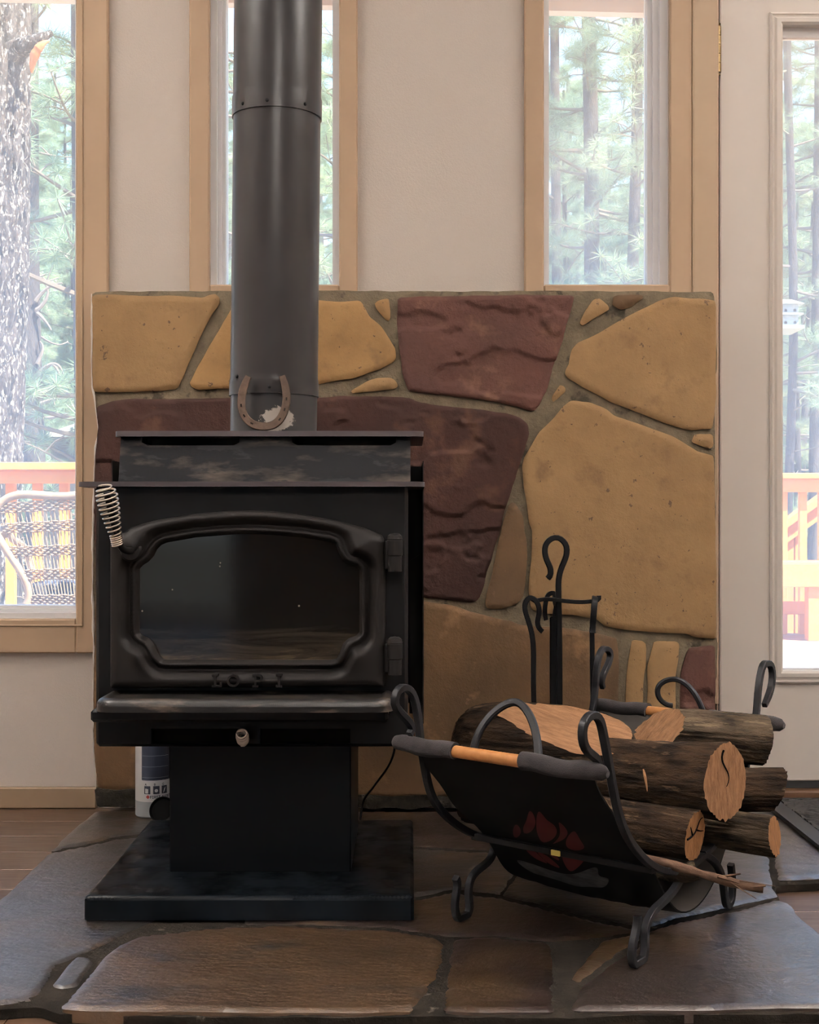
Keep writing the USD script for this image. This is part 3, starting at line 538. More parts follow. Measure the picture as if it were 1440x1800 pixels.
# cast door
sd = F / 2.06; dpt = lambda pts: [((u - CX) / sd, CZ - (v - CY) / sd) for u, v in pts]
outer = Polygon(dpt([(191, 944), (198, 939), (215, 936), (228, 927), (250, 920), (277, 913), (341, 903), (404, 898), (440, 897), (472, 898), (531, 904), (595, 916), (637, 927), (671, 941), (676, 950), (677, 975), (677, 1210), (191, 1212)]))
outer = outer.buffer(.004).buffer(-.008).buffer(.004)
hole = Polygon(dpt([(241, 1001), (247, 994), (257, 988), (266, 978), (272, 966), (280, 958), (290, 954), (341, 945), (404, 940), (438, 939), (472, 940), (531, 945), (580, 953), (589, 957), (593, 970), (601, 985), (612, 993), (625, 996), (631, 1003), (631, 1113), (626, 1119), (612, 1124), (602, 1133), (596, 1150), (590, 1160), (580, 1162), (296, 1162), (284, 1161), (276, 1152), (269, 1135), (259, 1124), (247, 1119), (241, 1113)]))
hole = hole.buffer(-.002).buffer(.004).buffer(-.002)
ring = outer.difference(hole); ob, hb = outer.exterior, hole.exterior
bosses = [(*dpt([p])[0], a, r) for p, a, r in (((236, 962), .012, .024), ((626, 968), .010, .026), ((616, 1152), .010, .026), ((258, 1152), .010, .026), ((655, 950), .003, .02))]
def dh(P, d):
    q = shapely.points(P); di = shapely.distance(q, hb); do = shapely.distance(q, ob)
    h = .014 + .013 * (lambda t: t * t * (3 - 2 * t))(np.clip((di - .012) / .018, 0, 1)) + .007 * np.exp(-((di - .007) / .0036) ** 2) - .004 * np.exp(-((di - .0145) / .003) ** 2) - .004 * np.clip(1 - di / .003, 0, 1)
    for x, z, a, r in bosses: h += a * np.exp(-(((P[:, 0] - x) ** 2 + (P[:, 1] - z) ** 2) / (.55 * r * r)))
    k = np.clip(1 - do / .014, 0, 1)
    return h - .014 * (1 - np.sqrt(np.maximum(1 - k * k, 0)))
door = obj('door', to_wall(slab(ring, dh, .0034, base=-.004, bres=.0022, rings=(.0009, .0024, .0045)), 2.087), M['cast'], stove, 70, label='cast door frame with an arched top and notched window corners')
obj('glass', plate_xz(hole.buffer(.003), 2.0795, 2.0835), M['glass_soot'], door, False, label='dark sooted door glass')
def letters():
    st = .0032; L = []
    def strokes(lines, w=st): return shapely.union_all([LineString(l).buffer(w / 2, cap_style='square', quad_segs=4) for l in lines])
    H, W = .0165, .0115
    Lp = strokes([[(0.003, 0), (0.003, H)], [(0, 0), (W, 0), (W, .004)], [(0, H), (.006, H)]])
    Op = Point(W * .55, H / 2).buffer(H * .56, quad_segs=12).difference(Point(W * .55, H / 2).buffer(H * .56 - st, quad_segs=12))
    Pp = strokes([[(.003, 0), (.003, H)], [(0, 0), (.006, 0)], [(0, H), (.008, H)], [(.003, H * .48), (.008, H * .48)]]).union(Point(.008, H * .74).buffer(H * .34).difference(Point(.008, H * .74).buffer(H * .34 - st)).intersection(sbox(.006, -1, 1, 1)))
    Ip = strokes([[(.004, 0), (.004, H)], [(.001, 0), (.007, 0)], [(.001, H), (.007, H)]])
    out = []
    for p, u in ((Lp, 375), (Op, 403), (Pp, 446), (Ip, 486)):
        x, z = dpt([(u, 1206)])[0]; out.append(shapely.affinity.translate(p, x, z))
    return shapely.union_all(out)
obj('lettering', plate_xz(letters(), 2.0550, 2.068, .0006), M['cast'], door, False, label='raised maker lettering reading LOPI')
for v0 in (937, 1119):
    x, z = dpt([(694, v0)])[0]; y = 2.064; hgl = lathe([(0, -.058), (.0105, -.058), (.0105, -.0345), (.0118, -.0335), (.0118, -.0115), (.011, -.0105), (.0118, -.0095), (.0105, -.004), (.007, -.001), (0, 0)], 24, loc=(x, y, z))
    h_ = obj('hinge', hgl, M['cast'], stove, 35)
    obj('leaf', bx(x - .016, x + .004, y + .002, y + .028, z - .056, z - .012, .002), M['cast'], h_, False)
# coiled door handle
hc = at(231, 968, 2.045); el = at(214, 963, 2.02); tp = at(183, 851, 1.985)
rod = catmull([hc, at(222, 968, 2.03), el, at(208, 948, 2.013), at(200, 918, 2.005), at(188, 865, 1.99)], 40)
hd = obj('handle', cat([tube(rod, .0052, 12), lathe([(0, 0), (.016, 0), (.017, .003), (.014, .007), (0, .008)], 28, axis=[0, -1, 0], loc=at(231, 968, 2.062))]), M['cast'], stove)
def coil(A, B, turns, rad, wire, n, side=(0, 1, 0)):
    A, B = np.array(A), np.array(B); ax = B - A; L = np.linalg.norm(ax); ax /= L
    e1 = np.cross(ax, side); e1 /= np.linalg.norm(e1); e2 = np.cross(ax, e1)
    s = np.linspace(0, 1, n); th = 2 * np.pi * turns(s)
    R = rad(s)
    return tube(A + ax * (s * L)[:, None] + R[:, None] * (np.cos(th)[:, None] * e1 + np.sin(th)[:, None] * e2), wire, 7)
px = 1 / 1190.
obj('coil_spring', coil(at(207, 958, 2.008), tp, lambda s: 5 * np.minimum(s / .16, 1) + 11.2 * np.clip((s - .16) / .84, 0, 1), lambda s: np.interp(s, [0, .16, .3, .6, .8, .9, .96, 1], np.array([9, 9.5, 12, 17, 18.5, 16, 11, 8]) * px), .0014, 620), M['nickel'], hd, True, label='bright nickel coil spring grip')
kd = obj('damper_rod', tube([at(428, 1297, 2.12), at(427, 1297, 2.05)], .004, 10), M['cast'], stove)
obj('coil_knob', cat([coil(at(428, 1306, 2.075), at(425, 1289, 2.035), lambda s: 6.5 * s, lambda s: np.interp(s, [0, .3, .7, 1], np.array([5, 9.5, 10, 8.5]) * px), .0017, 240), lathe([(0, 0), (.0035, 0), (.005, .006), (.003, .012), (0, .012)], 14, loc=at(427, 1312, 2.055))]), M['knobm'], kd, True, label='small coiled wire damper knob')
# stovepipe
pipe = thing('stovepipe', 'round matte black stovepipe rising from the stove top past the narrow window', 'stovepipe', (at(481, 760, 2.41)[0], 2.41, zt1), 0)
tilt = trimesh.transformations.rotation_matrix(math.radians(.62), [0, 1, 0])
zz = lambda v: CZ - (v - CY) / (F / 2.332) - zt1
def sect(name, prof, m, lb=None): return obj(name, xform(lathe(prof, 64), tilt), m, pipe, 30, label=lb)
pl = usdkit.material  # (the chipped paint is a mark of its own on the lower section)
lo = sect('lower_section', [(.076, 0), (.0762, zz(688)), (.07, zz(688))], M['pipe_low'], 'short lower section with a patch of chipped white paint')
mi = sect('middle_section', [(.0755, zz(690.5)), (.0787, zz(690.5)), (.0787, zz(668)), (.0782, zz(664)), (.0770, zz(655)), (.0768, zz(200)), (.0768, zz(180))], M['pipe'])
tpS = sect('upper_section', [(.0755, zz(186)), (.0790, zz(186)), (.0790, zz(152)), (.0775, zz(146)), (.0772, RZ1 - zt1), (.0, RZ1 - zt1)], M['pipe'])
def screw(parent, phi, z, r): obj('screw', xform(lathe([(0, 0), (.003, 0), (.003, .0012), (.0015, .0022), (0, .0022)], 10, axis=[math.sin(phi), -math.cos(phi), 0], loc=(r * math.sin(phi), -r * math.cos(phi), z)), tilt), M['iron2'], parent)
screw(mi, 0.0, zz(680), .0787); screw(mi, -.85, zz(659), .0785); screw(tpS, -.12, zz(176), .0789); screw(tpS, .75, zz(176), .0789); screw(tpS, -.75, zz(176), .0789)
# horseshoe leaning on the pipe
hs_ = [(437, 662), (429, 680), (424.5, 702), (426, 722), (434, 737), (448, 747), (464, 750), (480, 747), (493, 736), (501, 719), (504, 700), (502, 681), (496, 661)]
hp_ = catmull([at(u, v, 2.318 + (750 - v) / 88 * .008) for u, v in hs_], 60)
shoe = tag(obj('horseshoe', sweep(hp_, sq(.0135, .007, .35), up=(0, -1, .1), scale=np.r_[np.linspace(.8, 1, 8), np.ones(44), np.linspace(1, .8, 8)]), M['rust'], None, 40), 'rusty horseshoe standing on the stove top against the stovepipe', 'horseshoe')
for i in (14, 19, 24, 38, 43, 48):
    c = hp_[i] + np.array([0, -.0036, 0]); t_ = hp_[i + 1] - hp_[i]; t_ /= np.linalg.norm(t_)
    obj('nail_hole', xform(bx(-.0026, .0026, -.0006, .0006, -.0012, .0012), frame(c, t_, [0, 1, 0], np.cross(t_, [0, 1, 0]))), M['void'], shoe, False)

# ------------------------------------------------------------------ log rack: two bent iron end frames joined by stretchers
RD = np.array([.563, .826])
PR, PL = Plane(.302, 1.812, RD), Plane(.0756, 2.017, RD)
NX = np.array([*(PR.o - PL.o), 0.0]); RL = np.linalg.norm(NX)          # from the left end frame to the right one
bar = sq(.0098, .0098, .22)
rack = thing('log_rack', 'low wrought iron log rack on curled feet with hooked uprights, holding the canvas log carrier', 'log rack')
side = np.array([RD[1], -RD[0], 0])
def pxp(pl, pts): return [pl.px(*p) for p in pts]
rhook = pxp(PR, [(1053, 1352), (1052, 1341), (1041, 1327), (1028, 1312), (1024, 1294), (1026, 1274), (1034, 1261), (1045, 1257), (1054, 1266), (1060, 1288), (1068, 1330), (1075, 1370)])
lhook = pxp(PL, [(720, 1291), (724, 1282), (717, 1267), (702, 1251), (694, 1233), (697, 1219), (706, 1209), (716, 1210), (725, 1220), (732, 1243), (739, 1300)])
rrear = pxp(PR, [(1344, 1240), (1350, 1226), (1356, 1206), (1358, 1186), (1356, 1172), (1349, 1166), (1341, 1171), (1337, 1186), (1333, 1215), (1329, 1262)])
lrear = pxp(PL, [(1060, 1209), (1058, 1197), (1064, 1178), (1071, 1162), (1073, 1150), (1067, 1141), (1058, 1143), (1052, 1158), (1048, 1190), (1044, 1234)])
def ucurve(pl, ra, rb, mids):
    P = ra + mids + rb[::-1]
    return catmull(P, 150)
rU = ucurve(PR, rhook, rrear, pxp(PR, [(1083, 1412), (1096, 1455), (1120, 1496), (1155, 1526)]) + [PR.tz(.15, .098), PR.tz(.23, .102), PR.tz(.31, .125), PR.tz(.375, .175), PR.tz(.415, .225)])
lU = ucurve(PL, lhook, lrear, pxp(PL, [(747, 1350), (757, 1393), (776, 1425), (804, 1450), (838, 1468)]) + [PL.tz(.10, .104), PL.tz(.18, .098), PL.tz(.27, .112), PL.tz(.34, .15), PL.tz(.39, .205)])
taper = np.r_[np.linspace(.85, 1, 4), np.ones(142), np.linspace(1, .85, 4)]
obj('end_frame', sweep(rU, bar, up=side, scale=taper), M['iron'], rack, 40); obj('end_frame', sweep(lU, bar, up=side, scale=taper), M['iron'], rack, 40)
def foot(pl, pts, tail=None):
    P = catmull(pxp(pl, pts), 60); P[:, 2] = np.maximum(P[:, 2], .0062); obj('leg', sweep(P, bar, up=side), M['iron'], rack, 40); return P
foot(PL, [(868, 1492), (842, 1528), (827, 1548), (824, 1575), (825, 1598), (818, 1613), (807, 1616), (801, 1604), (801, 1577), (804, 1556), (801, 1543)])
foot(PR, [(1196, 1545), (1180, 1570), (1160, 1590), (1143, 1610), (1135, 1632), (1134, 1665), (1130, 1688), (1121, 1699), (1112, 1690), (1112, 1665), (1118, 1636), (1121, 1610)])
# rear right leg: curls away from the hearth's middle
rr = [PR.tz(.225, .104), PR.tz(.268, .085), PR.tz(.300, .055), PR.tz(.312, .022), PR.tz(.322, .007), PR.tz(.338, .010), PR.tz(.344, .03), PR.tz(.341, .052), PR.tz(.337, .066)]
obj('leg', sweep(catmull(rr, 60), bar, up=side), M['iron'], rack, 40)
rl_ = [PL.tz(.225, .104), PL.tz(.268, .085), PL.tz(.300, .055), PL.tz(.312, .022), PL.tz(.322, .007), PL.tz(.338, .010), PL.tz(.344, .03), PL.tz(.341, .052), PL.tz(.337, .066)]
obj('leg', sweep(catmull(rl_, 60), bar, up=side), M['iron'], rack, 40)
sa, sb = PL.px(836, 1468), PR.px(1152, 1528)
off = np.array([-RD[0], -RD[1], 0]) * .006
obj('stretcher', sweep(np.linspace(sa + off, sb + off, 12), bar, up=(0, 0, 1)), M['iron'], rack, 40)
obj('stretcher', sweep(np.linspace(PL.tz(.30, .122), PR.tz(.30, .122), 12), bar, up=(0, 0, 1)), M['iron'], rack, 40)
ft = (995 - 836) / (1152 - 836); tc = sa + (sb - sa) * .495 + off * 2; du = (sb - sa) / np.linalg.norm(sb - sa); dn = -np.array([RD[0], RD[1], 0]); dn -= du * (dn @ du); dn /= np.linalg.norm(dn)
obj('tag', xform(extr(sbox(-.0065, -.0028, .0065, .0028).buffer(.0012), .0012), frame(tc + dn * .0005, du, np.cross(dn, du), dn)), M['tagm'], rack, False, label='small yellow maker tag')

# canvas carrier hanging in the rack
car = thing('log_carrier', 'black canvas log carrier with wooden dowels and red flame print, slung in the iron rack', 'log carrier')
cs = np.array([(-.118, .272), (-.098, .244), (-.062, .212), (-.028, .178), (.018, .147), (.062, .114), (.103, .070), (.145, .039), (.20, .026), (.27, .042), (.325, .084), (.385, .150), (.43, .215), (.452, .262)])
cc = catmull(cs, 49); dlen = np.r_[0, np.cumsum(np.linalg.norm(np.diff(cc, axis=0), axis=1))]
def sling(t, z, w): return PL.tz(0, 0) + np.array([RD[0] * t, RD[1] * t, z]) + NX * w
def sheet(w0, w1, n, sag, inset):
    V = []
    for i, (t, z) in enumerate(cc):
        for j in range(n):
            w = w0 + (w1 - w0) * j / (n - 1); k = math.sin(math.pi * j / (n - 1)); b = math.sin(math.pi * i / (len(cc) - 1))
            tng = cc[min(i + 1, len(cc) - 1)] - cc[max(i - 1, 0)]; nr = np.array([-tng[1], tng[0]]) / np.linalg.norm(tng)
            d = inset - sag * b * k + .004 * b * (meshkit.noise(np.array([[i * .35, j * .6, 3.3]]))[0] - .5)
            V.append(sling(t + nr[0] * d, z + nr[1] * d, w))
    Fc = []
    for i in range(len(cc) - 1):
        for j in range(n - 1):
            a = i * n + j; Fc += [(a, a + n, a + n + 1), (a, a + n + 1, a + 1)]
    return np.array(V), np.array(Fc)
W0, W1s = .018, .982
Vo, Fo = sheet(W0, W1s, 26, .006, 0.0); Vi, _ = sheet(W0, W1s, 26, .006, .0022)
nn = 26; rim = []
loop = [*range(nn)] + [i * nn + nn - 1 for i in range(1, len(cc))] + [(len(cc) - 1) * nn + j for j in range(nn - 2, -1, -1)] + [i * nn for i in range(len(cc) - 2, 0, -1)]
for a, b in zip(loop, loop[1:] + loop[:1]): rim += [(a, b, b + len(Vo)), (a, b + len(Vo), a + len(Vo))]
out_ = trimesh.Trimesh(np.vstack([Vo, Vi]), np.vstack([Fo, rim]), process=False)
obj('sling', out_, M['canvas'], car, 50, label='black canvas sling, outer face')
obj('lining', trimesh.Trimesh(Vi + np.array([0, 0, .0004]), Fo[:, ::-1], process=False), M['canvas_in'], car, 50, label='grey worn inner face of the sling')
du = NX / RL
def dowel(t, z, w0, w1, sleeves, shift=0.0):
    A, B = sling(t, z, w0), sling(t, z, w1)
    obj('dowel', tube(np.linspace(A + (B - A) * .03, B - (B - A) * .03, 10), .0085, 14), M['dowel'], car, label='round wooden dowel grip')
    for a, b, flare in sleeves:
        n = 40; q = np.linspace(0, 1, n); P = np.array([sling(t, z, a + (b - a) * k) for k in q])
        P += np.c_[np.zeros(n), np.zeros(n), .0015 * np.sin(q * 9 + a)]
        sc = 1 + .10 * (meshkit.noise(np.c_[q * 7, q * 0 + a * 9, q * 0]) - .5)
        sc *= np.where(flare > 0, np.interp(q, [0, .85, .95, 1], [1, 1, .8, .35]), np.where(flare < 0, np.interp(q, [0, .05, .15, 1], [.35, .8, 1, 1]), 1))
        obj('sleeve', tube(P, .0122, 16, scale=sc), M['sleeve'], car, 50, label='felted black cloth sleeve around the dowel')
dowel(-.122, .277, -.125, 1.075, [(-.13, .245, -1), (.625, 1.06, 1)])
dowel(.455, .268, -.02, 1.14, [(-.02, .33, 0), (.72, 1.15, 1)])
Af = np.array([sling(-.110, .272, .32), sling(-.098, .305, .335), sling(-.078, .335, .40), sling(-.070, .345, .475), sling(-.075, .333, .56), sling(-.092, .303, .64), sling(-.112, .272, .695)])
hprof = sq(.0085, .0105, .5)
obj('carry_handle', sweep(catmull(Af, 50), hprof, up=side), M['iron'], car, 40, label='stiff black arched carrying strap')
Ar = np.array([PY * 0 + p for p in [at(1182, 1240, 2.40), at(1168, 1236, 2.40), at(1157, 1222, 2.40), at(1158, 1207, 2.40), at(1172, 1196, 2.40), at(1192, 1195, 2.395), at(1212, 1208, 2.39), at(1227, 1229, 2.38), at(1236, 1250, 2.38)]])
obj('carry_handle', sweep(catmull(Ar, 50), hprof, up=(0, 1, 0)), M['iron'], car, 40, label='stiff black arched carrying strap')
# prints on the outer face: rays through the photograph's pixels onto the sling
sl_mesh = trimesh.Trimesh(Vo, Fo, process=False)
def on_sling(poly, m, name, label, res):
    P, T, d, nb = fill(poly, res, res * .7); O = np.array([0, 0, CZ]); tri = sl_mesh.triangles
    D = np.array([at(u, v, 1.0) - O for u, v in P]); best = np.full(len(P), np.inf)
    v0, e1, e2 = tri[:, 0], tri[:, 1] - tri[:, 0], tri[:, 2] - tri[:, 0]
    for i, dd in enumerate(D):
        h = np.cross(dd, e2); a = (e1 * h).sum(1); a = np.where(np.abs(a) < 1e-14, 1e-14, a); f = 1 / a; s_ = O - v0
        u = f * (s_ * h).sum(1); q = np.cross(s_, e1); v = f * (q @ dd); t = f * (e2 * q).sum(1)
        ok = (u > -.02) & (v > -.02) & (u + v < 1.02) & (t > 0)
        if ok.any(): best[i] = t[ok].min()
    good = np.isfinite(best); T = T[good[T].all(1)]; best[~good] = 1.9
    V = O + D * best[:, None]; V += (O - V) / np.linalg.norm(O - V, axis=1, keepdims=True) * .0015
    V[:, 2] -= .0004
    obj(name, trimesh.Trimesh(V, T[:, ::-1], process=False), m, car, True, label=label)
FLAME = [[(902, 1459), (908, 1449), (914, 1455), (914, 1467), (907, 1472)], [(932, 1425), (941, 1440), (940, 1452), (931, 1463), (922, 1464), (920, 1455), (925, 1443)],
 [(948, 1426), (961, 1440), (974, 1450), (979, 1460), (976, 1470), (966, 1478), (955, 1480), (946, 1468), (943, 1452)], [(983, 1445), (995, 1456), (998, 1464), (993, 1473), (983, 1479), (972, 1483), (983, 1470)],
 [(1010, 1461), (1019, 1474), (1027, 1490), (1010, 1494), (995, 1484)], [(925, 1492), (936, 1494), (950, 1505), (962, 1517), (948, 1512), (934, 1503)], [(945, 1497), (956, 1501), (972, 1512), (984, 1525), (970, 1520), (955, 1509)],
 [(989, 1504), (1008, 1509), (1026, 1511), (1014, 1526), (1004, 1531), (994, 1521)], [(962, 1497), (975, 1501), (983, 1512), (974, 1508)]]
for f in FLAME: on_sling(smooth_poly(f, 60).buffer(0), M['flame'], 'flame_print', 'dark red printed flame tongue', 3.0)
on_sling(smooth_poly([(909, 1512), (926, 1515), (950, 1523), (974, 1531), (998, 1536), (1025, 1531), (1051, 1527), (1053, 1538), (1070, 1545), (1066, 1556), (1045, 1559), (1018, 1558), (987, 1549), (950, 1538), (922, 1525)], 120).buffer(0), M['greyprint'], 'log_print', 'grey printed log under the flames', 4.0)

# ------------------------------------------------------------------ split logs in the carrier
def log(label, c_right, axis, length, r, seed, bark, cut, oval=(1, 1), roll=0.0, flare=None, cuts=(), rough=1.0, tilt0=(0, 0), tilt1=(0, 0), knots=(), cracks=(), chunk=None):
    """A log whose right end is centred at c_right and which runs along -axis. cuts: planes (point, normal) in its own frame that chop it."""
    ax = np.array(axis, float); ax /= np.linalg.norm(ax); e2 = np.cross([0, 0, 1], ax); e2 /= np.linalg.norm(e2); e3 = np.cross(ax, e2)
    n, m = 64, 84; V = []
    for i in range(n):
        s = i / (n - 1); th = np.arange(m) * 2 * np.pi / m; x0 = -length + length * s
        q = np.c_[np.cos(th) * 1.1, np.sin(th) * 1.1, np.full(m, x0 * 5)]
        R = r * (1 + .16 * (meshkit.fbm(q + seed * 9.1, 3, seed) - .5))
        if flare: R *= np.interp(s, *flare)
        w = th + .25 * (meshkit.noise(np.c_[np.cos(th), np.sin(th), np.full(m, x0 * 6)] + seed) - .5)
        g = meshkit.fbm(np.c_[np.cos(w) * 7, np.sin(w) * 7, np.full(m, x0 * 2.2)] + seed * 3.3, 4, seed + 5)
        R += rough * (.0075 * (np.abs(g - .5) * 2) - .0035 + .0035 * (meshkit.fbm(np.c_[np.cos(w) * 17, np.sin(w) * 17, np.full(m, x0 * 4)] + seed, 2, seed + 7) - .5))
        for ks, kt, ka, kr in knots: R += ka * np.exp(-(((s - ks) * length / kr) ** 2 + (np.angle(np.exp(1j * (th - kt))) * r / kr) ** 2))
        y, z = R * np.cos(th) * oval[0], R * np.sin(th) * oval[1]
        xx = x0 + (1 - s) * (tilt0[0] * y + tilt0[1] * z) + s * (tilt1[0] * y + tilt1[1] * z)
        V.append(np.c_[xx, y * math.cos(roll) - z * math.sin(roll), y * math.sin(roll) + z * math.cos(roll)])
    V = np.vstack(V); Fc = []
    for i in range(n - 1):
        a = i * m + np.arange(m); b = i * m + np.roll(np.arange(m), -1); Fc += [np.c_[a, b, b + m], np.c_[a, b + m, a + m]]
    body = [np.vstack(Fc)]; caps = []
    for base, flip in ((0, True), ((n - 1) * m, False)):
        prev = base + np.arange(m); ctr = V[base:base + m].mean(0); F_ = []
        for k in range(1, 7):
            f = 1 - k / 7; new = len(V) + np.arange(m); ring_ = ctr + (V[base:base + m] - ctr) * f
            ring_[:, 0] += .0022 * (meshkit.fbm(ring_ * np.array([0, 60, 60]) + seed, 3, seed + 3) - .5) * min(1, k / 2)
            V = np.vstack([V, ring_]); a, b, c, d = prev, np.roll(prev, -1), np.roll(new, -1), new
            q = np.vstack([np.c_[a, b, c], np.c_[a, c, d]]); F_.append(q[:, ::-1] if flip else q); prev = new
        c0 = len(V); V = np.vstack([V, ctr]); q = np.c_[prev, np.roll(prev, -1), np.full(m, c0)]; F_.append(q[:, ::-1] if flip else q); caps.append(np.vstack(F_))
    t = trimesh.Trimesh(V, np.vstack(body + caps), process=False); kind = np.r_[np.zeros(len(body[0])), np.ones(len(caps[0])), 2 * np.ones(len(caps[1]))]
    if t.volume < 0: t.invert()
    L = thing('firewood_log', label, 'log', c_right)
    Rm = np.eye(4); Rm[:3, 0], Rm[:3, 1], Rm[:3, 2] = ax, e2, e3
    x = UsdGeom.Xformable(L); x.AddTransformOp(opSuffix='turn').Set(Gf.Matrix4d(*Rm.T.ravel().tolist()))
    def part(name, tt, m_, lb=None): obj(name, tt, m_ or M['void'], L, 48, label=lb)
    for c_ in cracks:
        c_ = catmull(np.array([(tilt1[0] * y + tilt1[1] * z + .0012, y, z) for y, z in c_]), 14); part('crack', tube(c_, .0013, 6, scale=np.linspace(1.2, .4, 14)), None, 'dark drying crack in the cut end')
    if not cuts:
        part('bark', t.submesh([np.where(kind == 0)[0]], append=True, repair=False), M[bark])
        part('cut_end', t.submesh([np.where(kind == 1)[0]], append=True, repair=False), M[cut]); part('cut_end', t.submesh([np.where(kind == 2)[0]], append=True, repair=False), M[cut])
        return L
    mm = to_m3(t)
    if chunk:                                           # a fat limb stump on the log, hewn off by the first cut
        sp_ = trimesh.creation.icosphere(5); d_ = sp_.vertices.copy(); a_ = np.arctan2(d_[:, 2], d_[:, 1])
        w_ = 1 + .10 * (meshkit.fbm(d_ * 2.2 + seed, 3, seed) - .5) + .12 * (np.abs(meshkit.fbm(np.c_[np.cos(a_) * 6, np.sin(a_) * 6, d_[:, 0] * 1.3], 4, seed + 2) - .5) * 2 - .4)
        sg = np.sign(d_[:, 0]) * np.abs(d_[:, 0]) ** .6; rr_ = np.sqrt(np.maximum(1 - np.abs(sg) ** 5, .02)) / np.maximum(np.hypot(d_[:, 1], d_[:, 2]), 1e-6)
        sp_.vertices = np.array(chunk[0]) + np.c_[sg, d_[:, 1] * rr_ * w_, d_[:, 2] * rr_ * w_] * np.array(chunk[1])
        cm = to_m3(sp_)
        for (p, nrm) in cuts:
            nrm = np.array(nrm, float); nrm /= np.linalg.norm(nrm); cm = cm.trim_by_plane((-nrm).tolist(), float(-nrm @ np.array(p)))
        mm = mm + cm
    for (p, nrm) in () if chunk else cuts:
        nrm = np.array(nrm, float); nrm /= np.linalg.norm(nrm); mm = mm.trim_by_plane((-nrm).tolist(), float(-nrm @ np.array(p)))
    t2 = from_m3(mm); C = t2.triangles_center; N_ = t2.face_normals; k2 = np.zeros(len(C), int)
    d0 = cKDTree(t.triangles_center[kind > 0]).query(C)[0]; near = cKDTree(t.triangles_center).query(C)[1]
    k2[(kind[near] > 0) & (np.abs(N_[:, 0]) > .6)] = 1; k2[(k2 == 1) & (C[:, 0] > -length / 2)] = -1
    for j, (p, nrm) in enumerate(cuts):
        nrm = np.array(nrm, float); nrm /= np.linalg.norm(nrm); k2[(np.abs((C - np.array(p)) @ nrm) < 2e-4) & (N_ @ nrm > .99)] = 2 + j
    for k in sorted(set(k2)):
        sub = t2.submesh([np.where(k2 == k)[0]], append=True, repair=False)
        if k >= 2:
            for _ in range(3): sub = sub.subdivide() if len(sub.faces) < 6000 else sub
            nrm = np.array(cuts[k - 2][1], float); nrm /= np.linalg.norm(nrm); v = sub.vertices.copy()
            sub.vertices = v + nrm * (.004 * (meshkit.fbm(v * np.array([22, 70, 40]), 4, seed) - .5))[:, None]
        part('bark' if k == 0 else 'split_face' if k >= 2 else 'cut_end', sub, M[bark] if k == 0 else M[cut])
    return L
U_ = np.array([.765, -.644, 0]); U_ /= np.linalg.norm(U_)
log('long thick log at the front top of the pile, with a bright hewn upper face', at(1276, 1375, 1.95), U_ + [.04, .0, .03], .44, .0525, 3, 'bark', 'cut', oval=(.85, 1.06), flare=([0, .15, .4, .55, .8, 1], [1.12, 1.2, 1.06, .92, .96, 1.03]),
    cuts=[((-.175, -.02, .040), (.20, -.46, .85))], chunk=((-.315, .004, .026), (.165, .060, .068)), tilt1=(.25, .0), knots=[(.27, 1.9, .014, .05)], cracks=[[(-.004, .046), (-.006, .028), (.004, .012), (.0, -.006)]])
log('front log at the bottom of the pile, dark crack across its cut end', at(1222, 1471, 1.93), U_, .40, .0375, 11, 'bark', 'cut2', tilt1=(-.1, .1), cracks=[[(-.030, .002), (-.012, .004), (.0, .010), (.008, .020), (.020, .024)], [(.0, .010), (.014, .006), (.026, .004)], [(-.012, .004), (-.022, .018)]])
log('lower right log reaching furthest right under the others, round orange cut end', at(1362, 1469, 1.99), U_ + [.05, .05, 0], .42, .0300, 17, 'bark2', 'cut2', tilt1=(-.15, 0), roll=1.0)
log('dark log under the top log with a narrow pale cut end facing right', at(1364, 1387, 2.08), [.93, -.30, .05], .36, .0345, 23, 'bark', 'cut3', roll=2.0, tilt1=(.55, .25))
log('short grey log on top at the back of the pile, left end slanted', at(1344, 1303, 2.13), [.985, .05, -.09], .20, .0395, 31, 'bark2', 'cut', oval=(1, 1.02), cuts=[((-.150, 0, .03), (-.95, -.55, .62))], roll=.4, tilt1=(0, .06))
# kindling under the logs
st_ = catmull([at(1120, 1505, 1.92), at(1180, 1520, 1.90), at(1240, 1538, 1.88), at(1290, 1552, 1.87), at(1342, 1562, 1.86)], 40)
kd = thing('kindling_stick', 'thin splintered bark stick poking out below the log pile to the right', 'stick')
obj('stick', sweep(st_, circ(.0062, 9), scale=.75 + .5 * meshkit.fbm(np.c_[np.arange(40) * .25, np.zeros(40), np.zeros(40)], 3, 4)), M['twig'], kd, 50)
for a, b, r in (((1285, 1552), (1330, 1580), .0011), ((1300, 1548), (1364, 1558), .0010), ((1270, 1541), (1302, 1536), .0022), ((1262, 1540), (1300, 1552), .003), ((1315, 1560), (1346, 1557), .003)):
    obj('splinter', tube(np.linspace(at(*a, 1.865), at(*b, 1.85), 6), r, 6, scale=np.linspace(1, .5, 6)), M['twig'], kd)
k2_ = thing('kindling_stick', 'rough bark strip along the bottom of the canvas carrier, under the logs', 'stick')
obj('stick', sweep(catmull([at(1020, 1480, 2.0), at(1100, 1512, 1.97), at(1180, 1535, 1.93), at(1225, 1530, 1.92)], 40), circ(.012, 10), scale=.8 + .5 * meshkit.fbm(np.c_[np.arange(40) * .3, np.zeros(40), np.ones(40)], 3, 9)), M['bark2'], k2_, 50)
k3_ = thing('wood_chip', 'pale wood splinter stuck to the bark of the long thick log', 'splinter')
obj('chip', sweep(catmull([at(1131, 1352, 1.905), at(1135, 1370, 1.90), at(1138, 1391, 1.90)], 10), sq(.0035, .002), scale=[.5, .8, 1, 1, 1, .9, .8, .7, .5, .3]), M['cut'], k3_)

